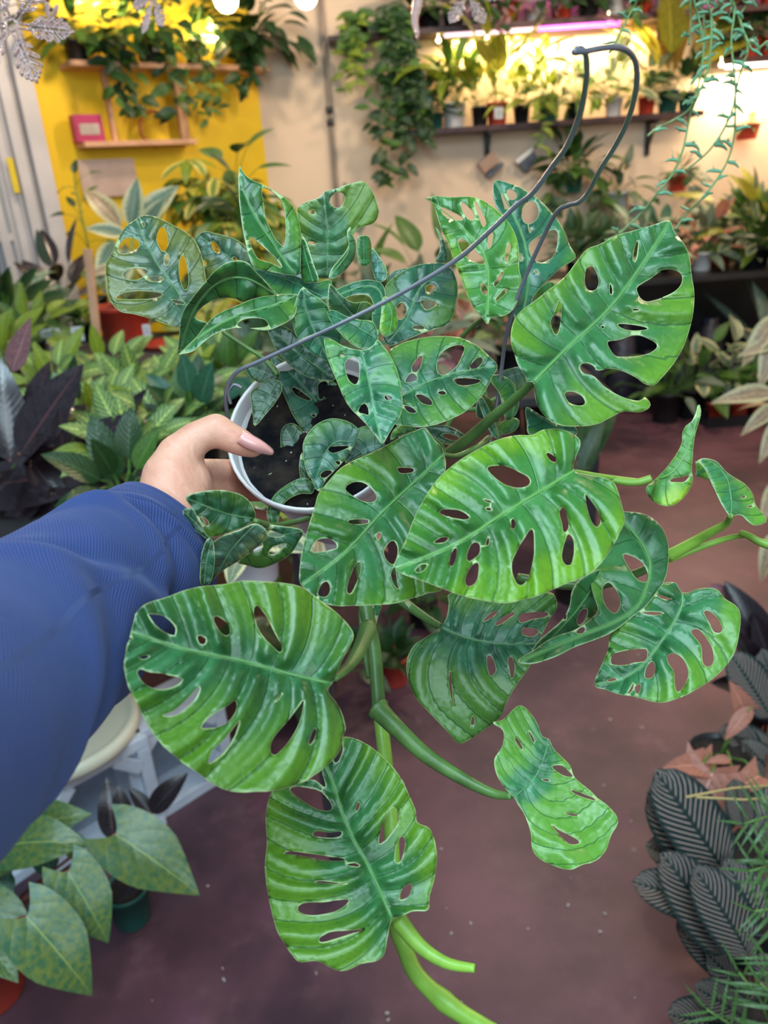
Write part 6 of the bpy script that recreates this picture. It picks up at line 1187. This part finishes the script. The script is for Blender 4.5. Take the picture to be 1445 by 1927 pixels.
# dark bags and boxes below the wall table
M_bag = plain('dark_plastic_sack', (.035, .033, .05), .35, .4, 6, bump=1.0, bdist=.03, bscale=9)
for i in range(9):
    x = 1.32 + i * .2; m = MB(); hh = .34 + .1 * (i % 3); m.lathe([(0, 0), (.085, .0), (.105, .06), (.10, hh * .6), (.085, hh * .9), (.05, hh), (.055, hh + .03), (.0, hh + .03)], 14, (0, 0, 0))
    m.v = [((a + .012 * noise.noise(Vector((a * 20 + i, b_ * 20, c_ * 12)))) + x, b_ * 1.25 + .02 * noise.noise(Vector((a * 14, b_ * 20 + i, c_ * 9))) + 5.3, c_) for a, b_, c_ in m.v]
    tag(m.build('soil_sack', M_bag), 'dark tied sack under the wall table, ' + ['first','second','third','fourth','fifth','sixth','seventh','eighth','ninth'][i] + ' from the left', 'sack', 'dark sacks under the wall table')
# low plants in front of the wall table
for i, (px, py, kk, lb) in enumerate([(1150, 690, ('greenlance', 'grey'), 'first low grass-leaved plant before the wall table, half behind the big leaf'), (1200, 690, ('cream', 'green'), 'cream-marked low plant seen through the big leaf'), (1250, 672, ('cream', 'green'), 'cream and green low plant right of the big leaf'), (1300, 665, ('green', 'cream', 'grey'), 'green low plant above the first red pots'),
      (1345, 668, ('cream', 'green', 'lime'), 'broad-leaved green low plant with pale markings'), (1390, 660, ('creamlance', 'grey'), 'pale peach-tinted low plant near the right edge')]):
    p = on(px, py, .10); p.y = 4.95 + .06 * (i % 2); 
    plant('low_plant', lb, 'potted plant', Vector((min(p.x, 2.75), p.y - .1, 0)), ('black', .10, .2), kk, 26, (.13, .2), (.08, .34), (5, 85), .3, seed=110 + i)
p = on(1320, 690, 0); r = plant('snake_plant', 'tall thin grey-green blades rising right of the big leaf', 'potted plant', Vector((p.x, 5.1, 0)), ('black', .09, .3), ('greystrap',), 9, (.5, .75), (.01, .02), (55, 85), .05, up=(0, -1, .3), seed=120)
# floor tray with little red pots
tr_ = empty('pot_tray', on(1330, 722, 0), 'long black tray holding the row of small red pots on the floor', 'tray')
p0, p1 = on(1235, 722, 0), on(1425, 716, 0); yt = 4.72
m = MB(); xx0, xx1 = p0.x - .1, p1.x + .05
m.box(((xx0 + xx1) / 2, yt, .012), (xx1 - xx0, .17, .02)); adopt(m.build('tray_base', M_black, None, False), tr_)
for y in (yt - .085, yt + .085):
    m = MB(); m.box(((xx0 + xx1) / 2, y, .035), (xx1 - xx0, .012, .07)); adopt(m.build('tray_side', M_black, None, False), tr_)
n = 6
for i in range(n):
    x = lerp(xx0 + .1, xx1 - .1, i / (n - 1)); r = plant('potted_seedling', ['leftmost','second','third','fourth','fifth','rightmost'][i] + ' small red pot with a seedling in the long floor tray', 'potted plant', Vector((x, yt, .023)), ('red', .062, .115), ('green', 'grey', 'cream'), 7, (.07, .11), (.03, .1), (20, 85), .3, group='small red pots in the floor tray', seed=130 + i)
p = on(1408, 742, 0); plant('pink_plant', 'peach-leaved drooping plant in a red pot on the floor, right of the tray', 'potted plant', p, ('red', .08, .12), ('creamlance', 'pinklance', 'creamlance'), 22, (.14, .24), (.06, .2), (-15, 80), .6, seed=140)
# big pinkish-cream plant at right edge
p = on(1500, 860, 0); r = plant('variegated_plant', 'cream and peach variegated plant leaning in from the right edge', 'potted plant', p, ('black', .12, .22), ('creamlance',), 8, (.14, .2), (.1, .3), (10, 80), .5, seed=141)
for b_, t_ in [((1470, 590), (1398, 668)), ((1480, 640), (1400, 650)), ((1475, 600), (1430, 720)), ((1460, 740), (1355, 735)), ((1470, 760), (1400, 800)), ((1480, 780), (1430, 860)), ((1470, 900), (1432, 980)), ((1460, 1000), (1430, 1090))]: leafpx(r, 'creamlance', b_, t_, 2.9, 2.85)
sb = MB(); q = Vector(p) + Vector((0, 0, .18))
for e in [(1470, 590), (1460, 740), (1470, 900)]: sb.tube([q, at(e[0] + 10, e[1] + 60, 2.95), at(*e, 2.9)], .006, 6)
adopt(sb.build('stem', M_stemr), r)
# ================================================================= right foreground
ZC = .16
cr = empty('low_crate', (1.45, 1.38, 0), 'low dark crate under the pinstriped plants at right', 'crate')
for z in (.03, .085, .14):
    for y in (.90, 1.86):
        m = MB(); m.box((1.45, y, z), (.86, .02, .04), None, .002); adopt(m.build('slat', M_black, None, False), cr)
    for x in (1.02, 1.88):
        m = MB(); m.box((x, 1.38, z), (.02, .96, .04), None, .002); adopt(m.build('slat', M_black, None, False), cr)
m = MB(); m.box((1.45, 1.38, ZC - .01), (.84, .96, .016)); adopt(m.build('crate_top', M_black, None, False), cr)
def pxplant(name, lab, base, d, leaves, pot=('black', .07, .12), z=ZC, cat='potted plant', stemm=None, extra=None):
    p = onT(base, d, z); r = empty(name, p, lab, cat); pot_parts(r, *pot); q = p + Vector((0, 0, pot[2] * .9)); sb = MB()
    for kk, b_, t_, dd in leaves:
        leafpx(r, kk, b_, t_, dd, dd * .985, L_=(at(*t_, dd) - at(*b_, dd)).length * 1.9 if kk == 'pinkheart' else None); e = at(*b_, dd); sb.tube([q, q.lerp(e, .6) + Vector((0, 0, .02)), e], .0028, 6)
    adopt(sb.build('stem', stemm or M_stemr), r); return r
pxplant('pinstripe_plant', 'pinstriped dark calathea with two broad leaves stacked upright, middle right', 1350, 1.62, [('pinstripe', (1362, 1640), (1252, 1462), 1.50), ('pinstripe', (1352, 1655), (1238, 1500), 1.53), ('pinstripe', (1400, 1560), (1385, 1475), 1.6), ('pinstripe', (1330, 1640), (1228, 1590), 1.55), ('pinstripe', (1380, 1680), (1290, 1600), 1.58), ('pinstripe', (1390, 1640), (1440, 1540), 1.6), ('black', (1400, 1700), (1360, 1610), 1.65), ('pinstripe', (1420, 1620), (1470, 1480), 1.6)])
pxplant('pinstripe_plant', 'pinstriped dark calathea with long drooping striped leaves, lower right', 1400, 1.48, [('pinstripe', (1410, 1800), (1330, 1650), 1.38), ('pinstripe', (1372, 1790), (1280, 1625), 1.42), ('pinstripe', (1350, 1720), (1220, 1650), 1.45), ('pinstripe', (1440, 1780), (1390, 1640), 1.42), ('pinstripe', (1390, 1840), (1300, 1740), 1.46), ('pinstripe', (1330, 1700), (1278, 1760), 1.47), ('pinstripe', (1460, 1850), (1430, 1700), 1.40), ('pinstripe', (1430, 1900), (1345, 1800), 1.44), ('black', (1400, 1880), (1340, 1850), 1.5), ('pinstripe', (1400, 1940), (1270, 1905), 1.42), ('pinstripe', (1420, 1930), (1330, 1860), 1.40)])
pxplant('pinstripe_plant', 'pinstriped dark calathea highest up along the right edge', 1435, 2.0, [('pinstripe', (1450, 1350), (1385, 1235), 1.85), ('pinstripe', (1460, 1420), (1372, 1372), 1.85), ('pinstripe', (1470, 1330), (1440, 1230), 1.88), ('pinstripe', (1420, 1440), (1400, 1370), 1.86), ('pinstripe', (1470, 1480), (1410, 1400), 1.83), ('black', (1440, 1300), (1345, 1282), 1.9), ('black', (1430, 1270), (1385, 1190), 1.92), ('black', (1440, 1230), (1375, 1100), 1.95), ('rose', (1400, 1150), (1345, 1100), 1.98), ('black', (1450, 1250), (1420, 1160), 1.95), ('black', (1440, 1500), (1370, 1470), 1.75)])
pxplant('syngonium_plant', 'peach-pink arrowhead plant peeping out behind the pinstriped leaves', 1345, 1.85, [('pinkheart', (1320, 1440), (1275, 1440), 1.70), ('pinkheart', (1340, 1455), (1310, 1530), 1.68), ('pinkheart', (1385, 1465), (1350, 1455), 1.7), ('pinkheart', (1345, 1440), (1300, 1460), 1.72), ('pinkheart', (1430, 1460), (1390, 1480), 1.72), ('pinklance', (1415, 1330), (1365, 1385), 1.8), ('pinkheart', (1400, 1335), (1385, 1300), 1.82), ('pinklance', (1375, 1430), (1340, 1425), 1.7)], stemm=M_stem)
pl_ = empty('parlour_palm', onT(1480, 1.25, ZC), 'feathery green palm fronds reaching in at the lower right corner', 'potted plant'); pot_parts(pl_, 'black', .08, .13)
def frond(root, b_, t_, d, n=4, ll=.085, bright='palm'):
    p, q = at(*b_, d), at(*t_, d * .96); ax = q - p; m = MB(); mid = p.lerp(q, .5) + Vector((0, 0, .02)); m.tube([p, mid, q], .0018, 5); adopt(m.build('stem', M_stem), root); v = (CP - p).normalized(); s_ = ax.normalized().cross(v).normalized()
    for i in range(n):
        t = (i + .6) / n; o = p.lerp(q, t) + Vector((0, 0, .02 * math.sin(PI * t)))
        for s in (1, -1): leaf3(root, bright, o, ax.normalized() * .9 + s_ * s * .8, v, ll * (1.1 - .5 * t))
    leaf3(root, bright, q, ax, v, ll * .7)
for b_, t_, d in [((1480, 1560), (1400, 1550), 1.2), ((1490, 1650), (1410, 1640), 1.2), ((1480, 1740), (1420, 1715), 1.2), ((1460, 1960), (1390, 1830), 1.15), ((1500, 1960), (1430, 1850), 1.12), ((1400, 1980), (1330, 1900), 1.15), ((1500, 1880), (1440, 1800), 1.14), ((1480, 1680), (1440, 1620), 1.2)]: frond(pl_, b_, t_, d)
sb = MB(); sb.tube([at(1450, 1478, 1.25), at(1380, 1483, 1.25), at(1290, 1500, 1.22)], .0022, 5); sb.tube([at(1460, 1500, 1.25), at(1400, 1505, 1.24), at(1310, 1500, 1.22)], .0022, 5); sb.tube([at(1455, 1478, 1.25), Vector(pl_.location) + Vector((0, 0, .1))], .003, 5); adopt(sb.build('dry_stalk', plain('straw_stalk', (.5, .36, .14), .6, .2)), pl_)
p = onT(1300, 1.95, 0)
# ================================================================= floor, under the hanging plant and lower left
p = on(742, 1282, 0); dd = (p - CP).dot(fw); r_ = 32 * dd / F
plant('small_aloe', 'dark spiky little plant in a red pot on the floor behind the main stem', 'potted plant', p, ('red', r_, r_ * 1.9), ('darklance', 'dark'), 22, (.08, .13), (.01, .05), (15, 88), .0, seed=150)
p = on(650, 1400, 0); plant('pothos_plant', 'dark round-leaved plant on the floor behind the big lower leaf', 'potted plant', p + Vector((-.1, .2, 0)), ('black', .08, .13), ('darkheart', 'dark'), 14, (.09, .13), (.08, .2), (0, 70), .4, seed=151)
p = on(790, 1200, 0); plant('pothos_plant', 'dark plant on the floor right of the red pot, behind leaves', 'potted plant', p + Vector((.02, .1, 0)), ('black', .06, .1), ('darkheart', 'teal'), 14, (.08, .12), (.05, .14), (0, 70), .4, seed=152)
p = on(560, 1300, 0); plant('floor_plant', 'dark green plant on the floor seen through the big lower leaf', 'potted plant', p + Vector((-.05, .25, 0)), ('red', .08, .13), ('green', 'cream', 'dark'), 16, (.10, .15), (.05, .2), (0, 80), .4, seed=153)
# green pot with blackish plant
p = on(252, 1728, 0); dd = (p - CP).dot(fw); r_ = 41 * dd / F; r = empty('small_rubber_plant', p, 'little near-black plant in a dark green pot on the floor by the cream block', 'potted plant'); pot_parts(r, 'green', r_, r_ * 2.0)
e0 = p + Vector((0, 0, r_ * 1.8)); sb = MB(); sb.tube([e0, at(278, 1560, dd * .93), at(284, 1528, dd * .92)], .004, 6); adopt(sb.build('stem', M_stemr), r)
for k, b_, t_ in [('black', (284, 1530), (346, 1455)), ('black', (282, 1530), (244, 1482)), ('rubber', (215, 1580), (200, 1468)), ('rubber', (240, 1570), (222, 1480)), ('black', (235, 1640), (215, 1600)), ('black', (258, 1655), (230, 1690))]: leafpx(r, k, b_, t_, dd * .92)
sb = MB(); sb.tube([e0, at(225, 1600, dd * .95), at(218, 1575, dd * .92)], .004, 6); adopt(sb.build('stem', M_stemr), r)
# philodendron, lower left
p = on(20, 1868, 0); dd = (p - CP).dot(fw); r = empty('philodendron', p + Vector((-.04, 0, 0)), 'glossy heart-leaved philodendron in a red pot at the lower left corner', 'potted plant'); pot_parts(r, 'red', .085, .13)
e0 = Vector(r.location) + Vector((0, 0, .12)); sb = MB()
for k, b_, t_, d in [('heart', (12, 1590), (142, 1568), 1.45), ('heart', (218, 1570), (375, 1672), 1.45), ('heart', (128, 1640), (212, 1778), 1.38), ('heart', (50, 1725), (185, 1872), 1.30), ('heart', (-30, 1700), (60, 1790), 1.42), ('teal', (20, 1640), (-20, 1730), 1.5), ('heart', (50, 1560), (140, 1520), 1.52), ('heart', (40, 1600), (-60, 1650), 1.5), ('teal', (100, 1640), (60, 1580), 1.55), ('heart', (150, 1600), (110, 1570), 1.55), ('heart', (-20, 1780), (30, 1840), 1.36)]:
    leafpx(r, k, b_, t_, d, d * .97); e = at(*b_, d); sb.tube([e0, e0.lerp(e, .5) + Vector((0, 0, .03)), e], .0035, 6)
adopt(sb.build('stem', M_stemr), r)
# screen blocks (cast concrete with openings) and cream lid on top
M_block = plain('white_concrete_block', (.55, .58, .66), .8, .15, 8, bump=.5, bdist=.003, bscale=90)
def block(c_, rz, name, lab, w=.30, h=.30, dp=.15):
    R = Matrix.Rotation(rz, 3, 'Z'); t = empty(name, c_, lab, 'concrete block'); c_ = Vector(c_); th = .034
    for dx, dz, sx, sz in [(0, h / 2 - th / 2, w, th), (0, -h / 2 + th / 2, w, th), (w / 2 - th / 2, 0, th, h - 2 * th), (-w / 2 + th / 2, 0, th, h - 2 * th)]:
        m = MB(); m.box(c_ + R @ Vector((dx, 0, dz + h / 2)), (sx, dp, sz), R, .004); adopt(m.build('block_side', M_block, None, False), t)
    for s in (1, -1):
        m = MB()
        for k in (-1, 1): m.box(c_ + R @ Vector((k * (w / 2 - .06), 0, h / 2 + s * (h / 2 - .06))), (.035, dp, .085), R @ Matrix.Rotation(-k * s * .8, 3, 'Y'), .003)
        adopt(m.build('corner_web', M_block, None, False), t)
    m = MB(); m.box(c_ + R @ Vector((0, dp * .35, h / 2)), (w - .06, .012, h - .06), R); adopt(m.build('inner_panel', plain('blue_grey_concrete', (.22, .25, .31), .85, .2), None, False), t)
    return t
pb = on(215, 1640, 0); rzb = .75
block(pb + Vector((-.06, .10, 0)), rzb, 'screen_block', 'white concrete screen block under the cream lid, nearer one')
block(pb + Vector((.10, .28, 0)), rzb, 'screen_block', 'white concrete screen block behind and right of the nearer one')
block(pb + Vector((-.30, .02, 0)), rzb + .1, 'screen_block', 'white concrete screen block at left, mostly behind the philodendron')
q = Vector((pb.x - .12, pb.y + .16, .302)); m = MB(); m.lathe([(0, 0), (.19, 0), (.195, .012), (.195, .035), (.180, .040), (.172, .034), (.16, .030), (0, .032)], 40, q)
tag(m.build('bucket_lid', plain('cream_plastic', (.74, .68, .52), .4, .05)), 'round cream plastic lid lying on the white blocks by the sleeve', 'lid')
# specks on the floor
M_crumb = plain('pale_crumb', (.55, .48, .42), .8, .2)
rr = random.Random(2); m = MB()
for i in range(60):
    q = on(rr.uniform(200, 1240), rr.uniform(1100, 1920), .002); s = rr.uniform(.0015, .004); m.box(q, (s * 2, s, s), Matrix.Rotation(rr.uniform(0, 3), 3, 'Z'))
o = m.build('floor_crumbs', M_crumb, None, False); tag(o, 'scattered crumbs of soil and dry leaf on the maroon floor', 'debris', kind='stuff')
